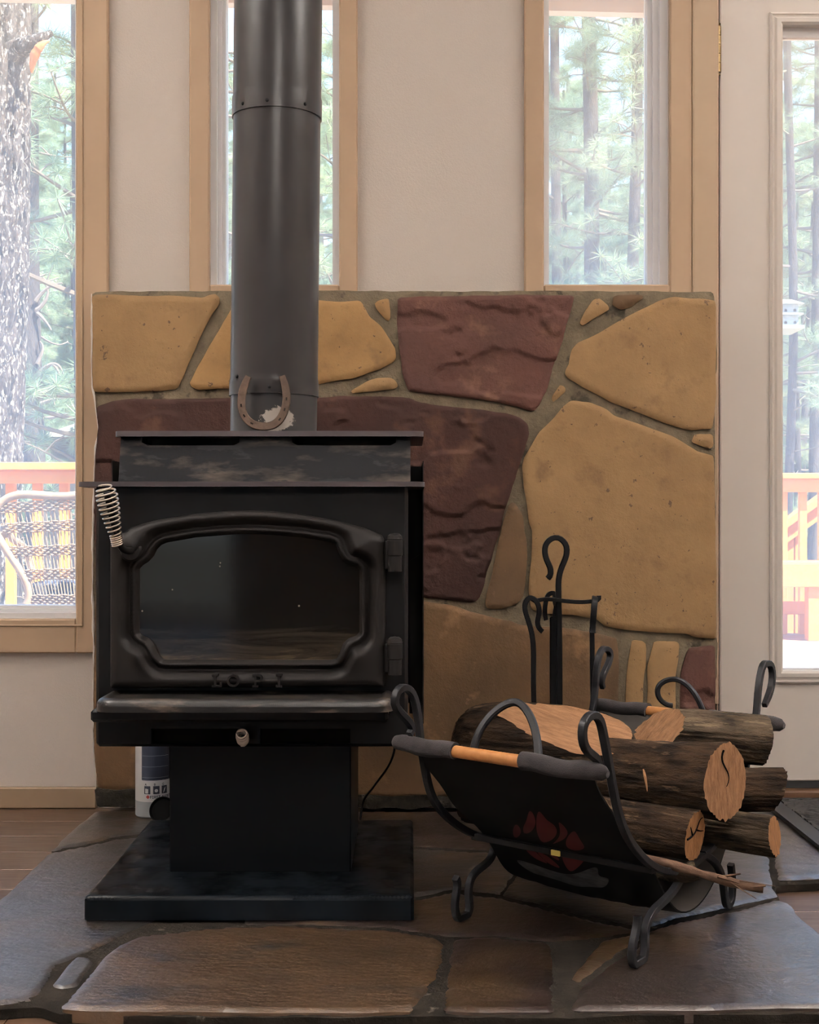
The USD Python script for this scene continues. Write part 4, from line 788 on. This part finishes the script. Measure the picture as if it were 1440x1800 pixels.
# ------------------------------------------------------------------ fire tools behind the rack
TY = 2.60
stand = thing('fire_tool_stand', 'black wrought iron fire tool stand with a hooked top against the ochre flagstone', 'tool stand')
ipf = sq(.0105, .0105, .25)
pole = catmull([at(u, v, TY) for u, v in [(963, 1017), (968, 1009), (968, 1001), (962, 986), (958, 969), (960, 957), (968, 948), (978, 945), (989, 950), (996, 962), (995, 978), (988, 996), (983, 1014), (982, 1040)]] + [at(983, 1100, TY), at(984, 1248, TY)] + [np.array([*at(984, 1248, TY)[:2], .012])], 110)
obj('pole', sweep(pole, ipf, up=(0, -1, 0)), M['iron2'], stand, 40)
obj('cross_bar', cat([sweep(catmull([at(936, 1049, TY - .01), at(938, 1056, TY - .01), at(946, 1055, TY - .01), at(982, 1055, TY - .01), at(1046, 1056, TY - .01), at(1052, 1054, TY - .01), at(1053, 1047, TY - .01)], 30), sq(.0075, .009), up=(0, -1, 0))]), M['iron2'], stand, 40)
obj('cross_bar', sweep(catmull([(pole[-1][0] - .004, TY + .05, at(0, 1048, TY)[2]), (pole[-1][0] - .004, TY + .048, at(0, 1055, TY)[2]), (pole[-1][0] - .002, TY, at(0, 1055, TY)[2])], 12), sq(.0075, .009), up=(1, 0, 0)), M['iron2'], stand, 40)
obj('base', lathe([(0, 0), (.085, 0), (.088, .004), (.085, .009), (.03, .012), (0, .013)], 32, loc=(pole[-1][0], TY, .001)), M['iron2'], stand)
pk = thing('fire_poker', 'black iron poker with a curled hook handle hanging at the left of the tool stand', 'poker')
obj('shaft', sweep(catmull([at(u, v, TY - .012) for u, v in [(954, 1110), (948, 1104), (945, 1094), (948, 1077), (946, 1063), (940, 1054), (931, 1051), (924, 1059), (924, 1076), (931, 1098), (936, 1120), (938, 1180), (939, 1248), (940, 1350)]], 100), sq(.0095, .0085), up=(0, -1, 0)), M['iron2'], pk, 40)
obj('point', sweep(catmull([at(940, 1345, TY - .012), at(940, 1368, TY - .012), at(930, 1366, TY - .03)], 16), circ(.005, 8), scale=np.linspace(1, .3, 16)), M['iron2'], pk)
sh = thing('fire_shovel', 'black iron shovel hanging from the tool stand just behind its pole', 'shovel')
obj('shaft', sweep(catmull([at(u, v, TY + .03) for u, v in [(960, 1090), (958, 1075), (960, 1056), (966, 1044), (974, 1043), (978, 1052), (977, 1070), (976, 1090)]], 50), sq(.0085, .007), up=(0, -1, 0)), M['iron2'], sh, 40)
sh_a, sh_b = at(976, 1084, TY + .03), at(975, 1300, TY + .03)
obj('grip', bx(sh_a[0] - .0105, sh_a[0] + .0115, TY + .027, TY + .033, sh_b[2], sh_a[2], .0025), M['iron2'], sh, False)
obj('blade', bx(sh_b[0] - .045, sh_b[0] + .045, TY + .026, TY + .030, .03, sh_b[2], .0018), M['iron2'], sh, False)
br = thing('fire_brush', 'black hearth tool with a flat strap loop hanging at the right of the tool stand', 'hearth tool')
obj('loop', sweep(catmull([(at(1038, 1110, TY)[0], TY - .03, at(0, 1110, TY)[2]), (at(1040, 1080, TY)[0], TY - .03, at(0, 1080, TY)[2]), (at(1044, 1052, TY)[0], TY - .018, at(0, 1050, TY)[2]), (at(1046, 1054, TY)[0], TY + .004, at(0, 1053, TY)[2]), (at(1044, 1080, TY)[0], TY + .004, at(0, 1080, TY)[2]), (at(1042, 1110, TY)[0], TY - .004, at(0, 1112, TY)[2])], 40), sq(.0035, .011), up=(1, 0, 0)), M['iron2'], br, 40)
obj('shaft', sweep(np.linspace(at(1041, 1106, TY - .006), at(1043, 1330, TY - .006), 8), sq(.0085, .0085), up=(0, -1, 0)), M['iron2'], br, 40)
obj('bristles', lathe([(0, -.12), (.024, -.12), (.02, -.03), (.011, 0), (0, 0)], 16, loc=at(1043, 1330, TY - .006)), M['rough_dark'], br)

# ------------------------------------------------------------------ small things on the hearth
CYc = 2.705; cx0 = at(264, 1440, CYc)[0]; can = thing('spray_can', 'white and navy aerosol can standing behind the stove pad at the left of the pedestal', 'spray can', (cx0, CYc + .036, .001))
r_ = .036; zc = lambda v: CZ - (v - CY) / (F / CYc)
obj('base_band', lathe([(0, 0), (r_ - .002, 0), (r_, .003), (r_, zc(1411)), (0, zc(1411))], 40), M['can_grey'], can, 30, label='plain grey band round the foot of the can')
obj('body', lathe([(0, zc(1411)), (r_, zc(1411)), (r_, .215), (.030, .228), (.016, .234), (.016, .24), (0, .24)], 40), M['can_white'], can, 30)
def wrap(poly, r):
    """A flat print wrapped round the can: x is arc length from the side that faces the camera."""
    P, T, d, nb = fill(poly, .0035, .002); a = P[:, 0] / r_
    return trimesh.Trimesh(np.c_[r * np.sin(a), -r * np.cos(a), P[:, 1]], T, process=False)
az = 0.30                                               # the print is turned a little to the right
lab = obj('label_panel', wrap(sbox(-.024 + .006, zc(1373), .045, .205), r_ + .0003), M['can_navy'], can, True, label='navy printed panel')
for i, v in enumerate((1330, 1349, 1368)):
    obj('print_line', wrap(sbox(-.017, zc(v) - .0003, .04, zc(v) + .0004), r_ + .0006), M['can_grey'], lab, True)
def text(t, h, x, z, m, parent, name='lettering', lb=None, bold=True):
    g = meshkit.text_mesh(t, h, .0002, bold=bold); v = g.vertices.copy(); a = (v[:, 0] + x) / r_; rr = r_ + .0005 + v[:, 2]
    g.vertices = np.c_[rr * np.sin(a), -rr * np.cos(a), v[:, 1] + z]; obj(name, g, m, parent, False, label=lb, kind='stuff')
text('FIRST ALERT', .0052, -.0005, zc(1404.5), M['can_navy'], can, lb='small maker lettering FIRST ALERT')
obj('emblem', wrap(Polygon([(-.0085, zc(1402)), (-.0045, zc(1402) - .0042), (-.0005, zc(1402)), (-.0045, zc(1402) + .0042)]), r_ + .0004), M['can_red'], can, True, label='small red diamond emblem')
for i, (x, t) in enumerate(((-.012, 'A'), (.006, 'B'), (.023, 'C'))):
    ic = obj('pictogram', wrap(sbox(x, zc(1397), x + .0125, zc(1383)), r_ + .0004), M['can_navy'], can, True, label='small square safety pictogram')
    obj('symbol', wrap([Polygon([(x + .002, zc(1396)), (x + .008, zc(1396)), (x + .0085, zc(1388)), (x + .002, zc(1387))]), Point(x + .006, zc(1391)).buffer(.0035), Polygon([(x + .003, zc(1396)), (x + .006, zc(1393)), (x + .009, zc(1385)), (x + .005, zc(1388))])][i], r_ + .0008), M['can_white'], ic, True)
    text(t, .0042, x + .001, zc(1382), M['can_navy'], can, lb='small printed class letter')
ldc = at(286, 1424, 2.62); ldn = np.array([-.25, -.75, .45]); ldn /= np.linalg.norm(ldn)
ld = thing('pan_lid', 'small round black lid leaning between the spray can and the pedestal', 'lid', ldc)
obj('disc', lathe([(0, 0), (.020, 0), (.0225, .002), (.0245, .006), (.0235, .0075), (.021, .003), (0, .0022)], 36, axis=ldn), M['void'], ld, 30); obj('rim', xform(trimesh.creation.torus(.0242, .0011, 40, 8), trimesh.geometry.align_vectors([0, 0, 1], ldn) @ trimesh.transformations.translation_matrix([0, 0, .0062])), M['steel'], ld)
cd_ = tag(obj('power_cord', tube(catmull([at(690, 1300, 2.50), at(693, 1320, 2.56), at(684, 1345, 2.60), at(668, 1368, 2.64), at(650, 1392, 2.68), at(638, 1412, 2.70), (at(634, 1418, 2.70)[0], 2.70, .004), (at(634, 1418, 2.70)[0] - .1, 2.72, .004)], 60), .0022, 8), M['iron2']), 'thin black cord running down behind the stove to the hearth, right of the pedestal', 'cord')
# door mat with a pebbled face
MA = [onz(1377, 1429, .008)[:2], onz(1442, 1499, .008)[:2]]; mx0 = .735
matt = thing('door_mat', 'dark pebbled rubber mat with a smooth border on the flagstone in front of the door', 'door mat')
mp = sbox(mx0, 2.40, 1.50, 2.868)
rs = np.random.RandomState(5); cell = np.c_[rs.uniform(mx0, 1.5, 1500), rs.uniform(2.40, 2.87, 1500)]; kt = cKDTree(cell * np.array([1, 1.5]))
def mh(P, d):
    D2 = kt.query(P * np.array([1, 1.5]), k=2)[0]; e = D2[:, 1] - D2[:, 0]
    return .006 + .006 * np.clip(e / .007, 0, 1)
obj('pile', slab(sbox(mx0 + .035, 2.435, 1.465, 2.85), mh, .0052, base=.001), M['mat'], matt, True, label='pebbled dark face of the mat')
obj('border', xform(extr(mp.difference(sbox(mx0 + .034, 2.434, 1.466, 2.851)), .008), trimesh.transformations.translation_matrix([0, 0, .0012])), M['mat_edge'], matt, False)

# ------------------------------------------------------------------ porch, deck and railings outside
DKZ = -0.05
pr = setting('porch_roof'); fa, fb = at(60, 6, 3.9), at(1055, 30, 3.9); k_ = (fb[2] - fa[2]) / (fb[0] - fa[0]); zf = lambda x: fa[2] + (x - fa[0]) * k_
def slanted(y0, y1, d0, d1, x0=-3.2, x1=3.6):
    m = plate_xz(Polygon([(x0, zf(x0) + d0), (x1, zf(x1) + d0), (x1, zf(x1) + d1), (x0, zf(x0) + d1)]), y0, y1); return m
obj('fascia', slanted(3.86, 3.90, 0, .16), M['fascia'], pr, False)
obj('soffit', slanted(3.046, 3.86, .042, .075), M['soffit'], pr, False)
obj('roofing', slanted(3.046, 3.92, .16, .20), M['ground'], pr, False)
dk = setting('deck')
rng = random.Random(12)
for i in range(31):
    y = 3.06 + i * .15
    obj('board', bx(-5.5 if y < 6.1 else .2, 4.5, y, y + .142, DKZ - .035, DKZ, .003), M['deckboard'], dk, False)
obj('joists', cat([bx(x, x + .05, 3.06, 6.1 if x < .2 else 7.7, DKZ - .2, DKZ - .036) for x in np.arange(-5.4, 4.5, .6)]), M['deckboard'], dk, False)
def railing(nm, label, y, x0, x1, ztop, cap, board, zb, bal, bw, bottom):
    t = thing(nm, label, 'railing')
    obj('cap_rail', bx(x0, x1, y - .05, y + .09, ztop - cap, ztop, .004), M['orange'], t, False)
    obj('top_board', bx(x0, x1, y - .02, y + .018, ztop - cap - board, ztop - cap, .003), M['orange'], t, False)
    obj('bottom_rail', bx(x0, x1, y - .02, y + .018, *bottom, .003), M['orange'], t, False)
    for x in bal: obj('baluster', bx(x - bw / 2, x + bw / 2, y + .02, y + .058, zb, ztop - cap - .004, .002), M['orange'], t, False)
    for x in (x0 + .045, x1 - .045): obj('post', bx(x - .045, x + .045, y + .02, y + .11, -.9, ztop - cap, .004), M['orange'], t, False)
    return t
sL = F / 6.06; railing('deck_railing', 'orange painted deck railing seen through the big left window behind the wicker chair', 6.06, -5.2, -.9, CZ + 99 / sL, 14 / sL, 23 / sL, -.05, [(15 - CX) / sL + k * .1195 for k in range(-12, 22)], .041, (.02, .10))
sR = F / 7.6; railing('deck_railing', 'pink-orange deck railing seen through the glass of the door at the right', 7.6, .9, 4.4, CZ + 80 / sR, 10 / sR, 23 / sR, -.05, [(1380 - CX) / sR + k * .1085 for k in range(-10, 22)], .041, (CZ - 168 / sR, CZ - 145 / sR))
sB = F / 7.2; be = thing('deck_bench', 'long low orange deck bench with a sunlit top in front of the door-side railing', 'bench')
zs = CZ - 76 / sB
obj('seat', bx(1.55, 3.6, 7.2, 7.52, zs - .035, zs, .004), M['orange'], be, False)
obj('front_board', bx(1.55, 3.6, 7.185, 7.2 - .001, CZ - 120 / sB, zs - .008, .003), M['orange'], be, False)
for x in ((1432 - CX) / sB, 3.4, 1.62): obj('leg', bx(x - .03, x + .03, 7.21, 7.28, DKZ, zs - .036, .003), M['orange'], be, False)
sS = F / 8.5; sr = thing('stair_railing', 'sloping orange stair rail beyond the deck railing, seen through the door glass', 'railing')
def sloped(v0, v1, y0, y1, m=M['orange']):
    return plate_xz(Polygon([((1330 - CX) / sS, CZ - (v0 + 41 - CY) / sS), ((1520 - CX) / sS, CZ - (v0 - 95 - CY) / sS), ((1520 - CX) / sS, CZ - (v1 - 95 - CY) / sS), ((1330 - CX) / sS, CZ - (v1 + 41 - CY) / sS)]), y0, y1)
obj('cap_rail', sloped(909, 923, 8.45, 8.58), M['orange'], sr, False); obj('board', sloped(923, 952, 8.5, 8.54), M['orange'], sr, False)
for u in (1392, 1409, 1452, 1475): obj('baluster', bx((u - 7 - CX) / sS, (u + 7 - CX) / sS, 8.545, 8.585, -.6, CZ - (940 - (u - 1387) * .71 - CY) / sS), M['orange'], sr, False)
om = thing('outdoor_mat', 'grey-green leafy outdoor mat on the deck just outside the door', 'door mat')
obj('pile', slab(sbox(1.15, 4.95 + .0, 2.3, 5.7), lambda P, d: .004 + .008 * meshkit.fbm(np.c_[P * 28, np.zeros(len(P))], 3, 3), .025, base=0), pbr('outdoor_mat', (.20, .24, .20), .9, (.5, .5, .45), scale=14, lo=.45, hi=.55), om, 50)
UsdGeom.Xformable(om).GetOrderedXformOps()[0].Set(Gf.Vec3d(0, 0, DKZ + .001))
# wicker armchair on the deck, its back to the window
YC = 5.25; wc = thing('wicker_chair', 'pale woven wicker armchair on the deck with its back to the left window', 'chair')
tl, bl = at(-9, 888, YC), at(46, 1062, YC + .03); wch = .56
tr, br_ = tl + [wch, 0, .035], bl + [wch - .17, 0, 0]
obj('top_rail', tube(catmull([bl, (tl + bl) / 2 + [-.004, 0, 0], tl + [.004, 0, -.015], tl + [.02, 0, .006], tl + [.28, 0, .035], tr + [-.02, 0, .0], tr + [-.004, 0, -.02], (tr + br_) / 2, br_], 80), .0155, 12), M['wicker'], wc)
nC = 34; lerp = lambda s, w: (tl + (tr - tl) * w) * (1 - s) + (bl + (br_ - bl) * w) * s
obj('canes', cat([tube(np.array([lerp(s, (i + .5) / nC) for s in (0, .5, 1)]) + [.0, .0, .006], .0024, 6) for i in range(nC)]), M['wicker'], wc, label='upright canes of the chair back', kind='stuff')
for s in (.035, .235, .47, .70, .955):
    b = []
    for j in range(5):
        ww = np.linspace(.0, 1, 120); ph = math.pi * (j % 2)
        P = np.array([lerp(s + (j - 2) * .022, w) for w in ww]); P[:, 1] += .006 * np.sin(ww * nC * math.pi + ph); P[:, 2] += .002 * np.sin(ww * nC * math.pi * .5 + j)
        b.append(tube(P, .0034, 5))
    obj('woven_band', cat(b), M['wicker'], wc, kind='stuff')
for sx in (0, 1):
    A = (tl if sx == 0 else tr) * .7 + (bl if sx == 0 else br_) * .3; o = -1 if sx == 0 else 1
    obj('arm', tube(catmull([A, A + [o * .03, .10, .03], A + [o * .05, .28, -.02], A + [o * .04, .42, -.06], A + [o * .02, .46, -.16]], 30), .015, 10), M['wicker'], wc)
    B = bl if sx == 0 else br_
    obj('leg', tube(np.array([B, [B[0], B[1] - .01, DKZ]]), .015, 10), M['wicker'], wc); obj('leg', tube(np.array([B + [0, .46, .03], [B[0], B[1] + .48, DKZ]]), .015, 10), M['wicker'], wc)
obj('seat', bx(bl[0] - .01, br_[0] + .01, YC + .03, YC + .50, bl[2] - .02, bl[2] + .015, .006), M['wicker'], wc, False)
cu = tag(obj('seat_cushion', rounded(sbox(bl[0] + .01, YC + .05, br_[0] - .01, YC + .48), bl[2] + .016, bl[2] + .085, .02, .03, .01), M['cushion']), 'black and white patterned cushion on the wicker chair seat', 'cushion')

# ------------------------------------------------------------------ yard: ground, birdhouse, shed, pines
GZ = -.95
gx, gy = np.meshgrid(np.linspace(-60, 60, 121), np.linspace(3.3, 110, 108)); gv = np.c_[gx.ravel(), gy.ravel()]
gz = GZ + .5 * (meshkit.fbm(np.c_[gv * .12, np.zeros(len(gv))], 4, 6) - .5) * np.clip((gv[:, 1] - 8) / 10, 0, 1) + .012 * np.maximum(gv[:, 1] - 20, 0)
ii = np.arange(107)[:, None] * 121 + np.arange(120)[None]; ii = ii.ravel()
g_ = obj('ground', trimesh.Trimesh(np.c_[gv, gz], np.vstack([np.c_[ii, ii + 1, ii + 122], np.c_[ii, ii + 122, ii + 121]]), process=False), M['ground'], None, True, kind='structure')
gkd = cKDTree(gv)
def gz_at(x, y): return float(gz[gkd.query([x, y])[1]])
sH = F / 12.0; bh = thing('birdhouse', 'white two-storey birdhouse on a pole among the pines, seen through the door glass', 'birdhouse', (at(1360, 0, 12)[0], 12.0, 0))
hz = lambda v: CZ - (v - CY) / sH
hw = 34 / sH
for a, b in ((548, 560), (565, 577)): pass
obj('wall', cat([bx(-hw, hw, -hw, hw, hz(577), hz(560 - 1), .002), bx(-hw, hw, -hw, hw, hz(556), hz(540), .002)]), M['white_house'], bh, False, kind=None)
obj('balcony', bx(-hw - .035, hw + .035, -hw - .035, hw + .035, hz(559), hz(556), .001), M['white_house'], bh, False); obj('base', bx(-hw - .04, hw + .04, -hw - .04, hw + .04, hz(583), hz(577), .001), M['white_house'], bh, False)
obj('roof', trimesh.convex.convex_hull(np.array([(sx * (hw + .045), sy * (hw + .045), hz(540)) for sx in (-1, 1) for sy in (-1, 1)] + [(sx * .12, sy * .12, hz(530)) for sx in (-1, 1) for sy in (-1, 1)])), M['white_house'], bh, False)
for k, v in enumerate((552, 573)):
    for xo in (-.06, .02, .10): obj('entrance', xform(plate_xz(Point(xo + .04, hz(v - 1.5)).buffer(.012).union(sbox(xo + .028, hz(v + 1), xo + .052, hz(v - 1.5))), -hw - .002, -hw + .01), np.eye(4)), M['dark_hole'], bh, False)
obj('pole', tube(np.array([[0, 0, GZ - .2], [0, 0, hz(583)]]), .03, 12), M['pbark'], bh)
shd = thing('shed', 'far shed with a pale gabled roof seen through the left window beyond the trees', 'shed', (at(165, 0, 24)[0], 24.0, 0)); s4 = F / 24
zr = lambda v: CZ - (v - CY) / s4
obj('wall', bx(-.6, .6, -.6, .8, -1.4, zr(772)), M['pbark'], shd, False)
obj('roof', trimesh.convex.convex_hull(np.array([(sx * .7, sy * .8, z) for sx in (-1, 1) for sy in (-1, 1) for z in (zr(772), zr(770))] + [(0, sy * .8, zr(745)) for sy in (-1, 1)])), M['fascia'], shd, False)

def tuft(seed, n=44):
    r = np.random.RandomState(seed); V = []
    for i in range(n):
        d = r.normal(size=3); d[2] = d[2] * .8 + .25; d /= np.linalg.norm(d); w = np.cross(d, r.normal(size=3)); w /= np.linalg.norm(w); L = r.uniform(.11, .19); b = d * .012
        droop = np.array([0, 0, -.02 * r.rand()]); V += [b - w * .0028, b + w * .0028, d * L + droop]
    return np.array(V)
TUFTS = [tuft(i) for i in range(6)]
def pine(name, label, x, y, height, r0, seed, lean=(0, 0), first=.25, nb=26, blen=1.6, dens=1.0, group=None, zmax=99, trunk=None, dead=6, cat_='tree', tsc=1.0):
    rs = np.random.RandomState(seed); z0 = gz_at(x, y) - .1
    t = thing(name, label, cat_, (x, y, z0), group=group)
    n = 24; q = np.linspace(0, 1, n); P = np.c_[lean[0] * q * height + .12 * np.sin(q * 5 + seed) * q, lean[1] * q * height, q * height]
    if trunk is not None: P = catmull(np.array(trunk) - [x, y, z0], n)
    a = np.arange(14) * 2 * np.pi / 14; prof = np.c_[r0 * np.cos(a), r0 * np.sin(a)] * (1 + .1 * rs.rand(14))[:, None]
    obj('trunk', sweep(P, prof, up=(0, 1, 0), scale=np.linspace(1.15, .25, n) if trunk is None else np.linspace(1.1, .85, n)), M['pbark'], t, 60)
    B, Fo_ = [], []; V = []
    H = P[-1, 2] - P[0, 2]
    for k in range(nb + dead):
        dd = k >= nb; f = rs.uniform(first, .99) if not dd else rs.uniform(first * .35, first + .1); base = np.array([np.interp(f, q, P[:, c]) for c in range(3)])
        if base[2] + z0 > zmax: continue
        ph = rs.uniform(0, 2 * np.pi); L = blen * (1.05 - .75 * max(0, (f - first) / (1.001 - first))) * rs.uniform(.6, 1.1) * (.55 if dd else 1)
        up = rs.uniform(-.25, .35); dr = np.array([math.cos(ph), math.sin(ph), up]); s = np.linspace(0, 1, 7)[:, None]
        C = base + dr * L * s + np.array([0, 0, .22 * L]) * s ** 2 * rs.uniform(-.5, 1) + rs.normal(size=3) * .06 * L * np.sin(s * 3)
        rb = (.014 + .014 * L) * (r0 / .12) ** .3 * (.8 if dd else 1)
        B.append(sweep(C, circ(rb, 5), scale=np.linspace(1, .25, 7)))
        m_ = int((11 if not dd else 3) * dens * (.5 + L / 2))
        for j in range(m_):
            sq_ = rs.uniform(.35, 1.0); p0 = np.array([np.interp(sq_, s[:, 0], C[:, c]) for c in range(3)]); sd_ = rs.normal(size=3); sd_[2] = abs(sd_[2]) * .5; sd_ /= np.linalg.norm(sd_); tl_ = rs.uniform(.12, .42) * (.6 + .3 * L)
            p1 = p0 + sd_ * tl_ + dr * tl_ * .4; B.append(sweep(np.array([p0, (p0 + p1) / 2 + [0, 0, .02], p1]), circ(.008, 4), scale=[1, .8, .6], caps=False))
            if dd: continue
            for pp in (p1, (p0 + 2 * p1) / 3 + rs.normal(size=3) * .05):
                tf = TUFTS[rs.randint(6)]; an = rs.uniform(0, 6.28); c_, s_ = math.cos(an), math.sin(an); R_ = np.array([[c_, -s_, 0], [s_, c_, 0], [0, 0, 1]])
                V.append(tf @ R_.T * rs.uniform(.8, 1.35) * tsc + pp)
    if B: obj('branches', cat(B), M['deadtwig'], t, 60, kind='stuff')
    if V:
        V = np.vstack(V); obj('needles', trimesh.Trimesh(V, np.arange(len(V)).reshape(-1, 3), process=False), M['needle'], t, False, kind='stuff')
    return t
# the big ponderosa at the left edge of the left window
bt = thing('big_pine', 'huge pine trunk with thick plated grey bark at the left edge of the left window', 'tree')
Yb = 8.0; sT = F / Yb; nz, na = 230, 230
zz_ = np.linspace(-1.2, 5.2, nz); ctr = np.interp(zz_, [-1.2, CZ + (912 - 810) / sT, CZ + 412 / sT, CZ + 900 / sT, 5.2], [(-95 - CX) / sT, (-54 - CX) / sT, (-42 - CX) / sT, (-36 - CX) / sT, (-34 - CX) / sT])
th = np.linspace(0, 2 * np.pi, na, endpoint=False); rs = np.random.RandomState(2); cells = np.c_[rs.uniform(0, 2 * np.pi, 900) * .3 / .055, rs.uniform(-1.3, 5.3, 900) / .15]; ck = cKDTree(cells)
TT, ZZ = np.meshgrid(th, zz_); Q = np.c_[TT.ravel() * .3 / .055 + .8 * (meshkit.fbm(np.c_[TT.ravel() * 3, ZZ.ravel() * 3, TT.ravel() * 0], 3, 1) - .5), ZZ.ravel() / .15]
D2 = ck.query(Q, k=2)[0]; e = np.clip((D2[:, 1] - D2[:, 0]) / .35, 0, 1); RR = .30 * np.interp(ZZ.ravel(), [-1.2, 0, 2, 5.2], [1.25, 1.02, 1.0, .97]) - .022 * (1 - e) + .016 * (meshkit.fbm(np.c_[TT.ravel() * 9, ZZ.ravel() * 22, TT.ravel() * 0], 4, 2) - .5)
Vt_ = np.c_[np.repeat(ctr, na) + RR * np.cos(TT.ravel()), Yb + RR * np.sin(TT.ravel()), ZZ.ravel()]
i_ = np.arange(nz - 1)[:, None] * na; j_ = np.arange(na)[None]; a_, b_ = (i_ + j_).ravel(), (i_ + (j_ + 1) % na).ravel()
obj('trunk', trimesh.Trimesh(Vt_, np.vstack([np.c_[a_, b_, b_ + na], np.c_[a_, b_ + na, a_ + na]]), process=False), M['pbark_big'], bt, 70)
obj('branch', tube(catmull([at(20, 95, 7.9), at(50, 78, 7.8), at(70, 68, 7.78), at(90, 58, 7.8)], 24), .055, 16, scale=np.linspace(1.4, .35, 24) * (.8 + .4 * meshkit.fbm(np.c_[np.arange(24) * .7, np.zeros(24), np.zeros(24)], 3, 7))), M['pbark_big'], bt)
obj('branch_stub', tube(catmull([at(56, 128, 7.76), at(59, 104, 7.745), at(67, 86, 7.73), at(86, 72, 7.75)], 24), .026, 14, scale=np.sin(np.linspace(.25, 2.9, 24)) * (.8 + .4 * meshkit.fbm(np.c_[np.arange(24) * .6, np.zeros(24), np.zeros(24)], 3, 2))), M['stub'], bt, label='strip of bare orange bark under the branch')
T2 = 14.0; p2 = [at(66, 900, T2), at(60, 810, T2), at(56, 700, T2), at(52, 560, T2), at(50, 300, T2), at(48, -200, T2)]; p2[0][2] = -1.2
t2_ = pine('pine', 'slim grey pine just right of the huge trunk, with bare crooked dead branches', p2[0][0], T2, 9, .105, 5, trunk=p2, first=.6, nb=8, blen=1.2, dead=4)
for pts in ([(63, 530), (74, 515), (86, 505), (110, 498)], [(64, 545), (80, 528), (84, 510), (78, 498)], [(65, 550), (80, 565), (90, 580)], [(66, 660), (80, 645), (92, 641), (102, 652), (108, 670), (120, 692)], [(70, 695), (85, 686), (100, 677), (107, 670)], [(72, 710), (90, 703), (118, 700)], [(72, 735), (95, 733), (120, 727)], [(66, 640), (72, 625), (75, 610), (70, 600)], [(80, 646), (98, 640), (111, 658)], [(96, 678), (94, 700), (96, 712)]):
    obj('dead_branch', xform(sweep(catmull([at(u, v, T2 - .1) for u, v in pts], 16), circ(.022, 6), scale=np.linspace(1.1, .35, 16)), trimesh.transformations.translation_matrix([-p2[0][0], -T2, -(gz_at(p2[0][0], T2) - .1)])), M['deadtwig'], t2_)
def pathpine(label, Y, pts, r, seed, **k):
    P = [at(u, v, Y) for u, v in pts]; x = P[0][0]; P[0][2] = gz_at(x, Y) - .1; return pine('pine', label, x, Y, 8, r, seed, trunk=P, **k)
pathpine('straight pine trunk left of the middle in the right-hand narrow window', 17, [(1041, 1000), (1040, 480), (1039, 250), (1036, 100), (1035, -250)], .095, 21, first=.30, nb=44, blen=1.5, dead=14)
pathpine('slightly crooked pine trunk near the right jamb of the right-hand narrow window', 16, [(1108, 1000), (1112, 480), (1115, 380), (1119, 250), (1121, 60), (1123, -250)], .066, 22, first=.30, nb=44, blen=1.4, dead=14)
pathpine('thin dark pine at the left edge of the right-hand narrow window', 21, [(980, 1000), (979, 480), (977, 300), (975, -100)], .075, 23, first=.35, nb=34, blen=1.5)
pathpine('pine trunk leaning a little, first from the left in the door glass', 19, [(1384, 1000), (1389, 800), (1395, 600), (1393, 400), (1390, -200)], .058, 24, first=.32, nb=34, blen=1.3, dead=10)
pathpine('slim dark pine trunk in the middle of the door glass', 22, [(1406, 1000), (1412, 790), (1420, 620), (1424, -200)], .05, 25, first=.32, nb=36, blen=1.4, dead=8)
pathpine('pine trunk at the right edge of the door glass', 20, [(1428, 1000), (1431, 800), (1434, 600), (1438, -200)], .065, 26, first=.32, nb=36, blen=1.5, dead=8)
pathpine('bushy pine filling the upper part of the left window right of the huge trunk', 11, [(150, 1000), (146, 600), (142, 300), (140, -300)], .07, 27, first=.22, nb=40, blen=1.3, dead=10)
pathpine('pine with a pale crown showing at the right of the stovepipe in the narrow window', 18, [(600, 1000), (602, 480), (604, 200), (606, -200)], .08, 28, first=.25, nb=40, blen=1.6, dead=8)
pathpine('pine with dark boughs showing at the left of the stovepipe in the narrow window', 15, [(378, 1000), (380, 480), (382, 200), (384, -200)], .09, 29, first=.22, nb=40, blen=1.5, dead=8)
# the forest behind: a few kinds, copied
LBL = ('pale green pine of the forest far beyond the deck', 'pines of the far forest')
protos = [pine('forest_pine', LBL[0], -40 + 4 * i, 60, 14, .13, 100 + i, lean=(.01 * (i - 2), 0), first=.10, nb=70, blen=2.1, dens=1.25, group=LBL[1], dead=8, tsc=1.25) for i in range(4)]
spots = []; rng = random.Random(33)
for Y in np.arange(21, 52, 1.35):
    for k in range(4):
        for _ in range(20):
            f = rng.uniform(-.42, .42) if k == 0 else rng.choice([-1, 1]) * rng.uniform(.32, .85) if k == 3 else rng.choice([rng.gauss(-.27, .03), rng.gauss(.14, .03), rng.gauss(.288, .02), rng.gauss(-.1, .03)])
            p = (f * (Y + rng.uniform(-.6, .6)), Y + rng.uniform(-.5, .5))
            if all((p[0] - q[0]) ** 2 + (p[1] - q[1]) ** 2 > 1.5 for q in spots): spots.append(p); break
for i, (x, y) in enumerate(spots):
    pr_ = protos[i % 4]
    if i < 4: o = pr_
    else:
        o = UsdGeom.Xform.Define(stage, path_for('forest_pine', None)).GetPrim()
        o.GetReferences().AddInternalReference(pr_.GetPath()); o.SetInstanceable(True); tag(o, *LBL[:1], 'tree', LBL[1])
    xf = UsdGeom.Xformable(o); xf.ClearXformOpOrder()
    for a in ('xformOp:translate', 'xformOp:rotateZ', 'xformOp:scale'): o.RemoveProperty(a)
    xf.AddTranslateOp().Set(Gf.Vec3d(x, y, gz_at(x, y) - .15)); xf.AddRotateZOp().Set(rng.uniform(0, 360)); s_ = (.30 * y + 1.0) / 14 * rng.uniform(.8, 1.15); xf.AddScaleOp().Set(Gf.Vec3f(s_, s_, s_))
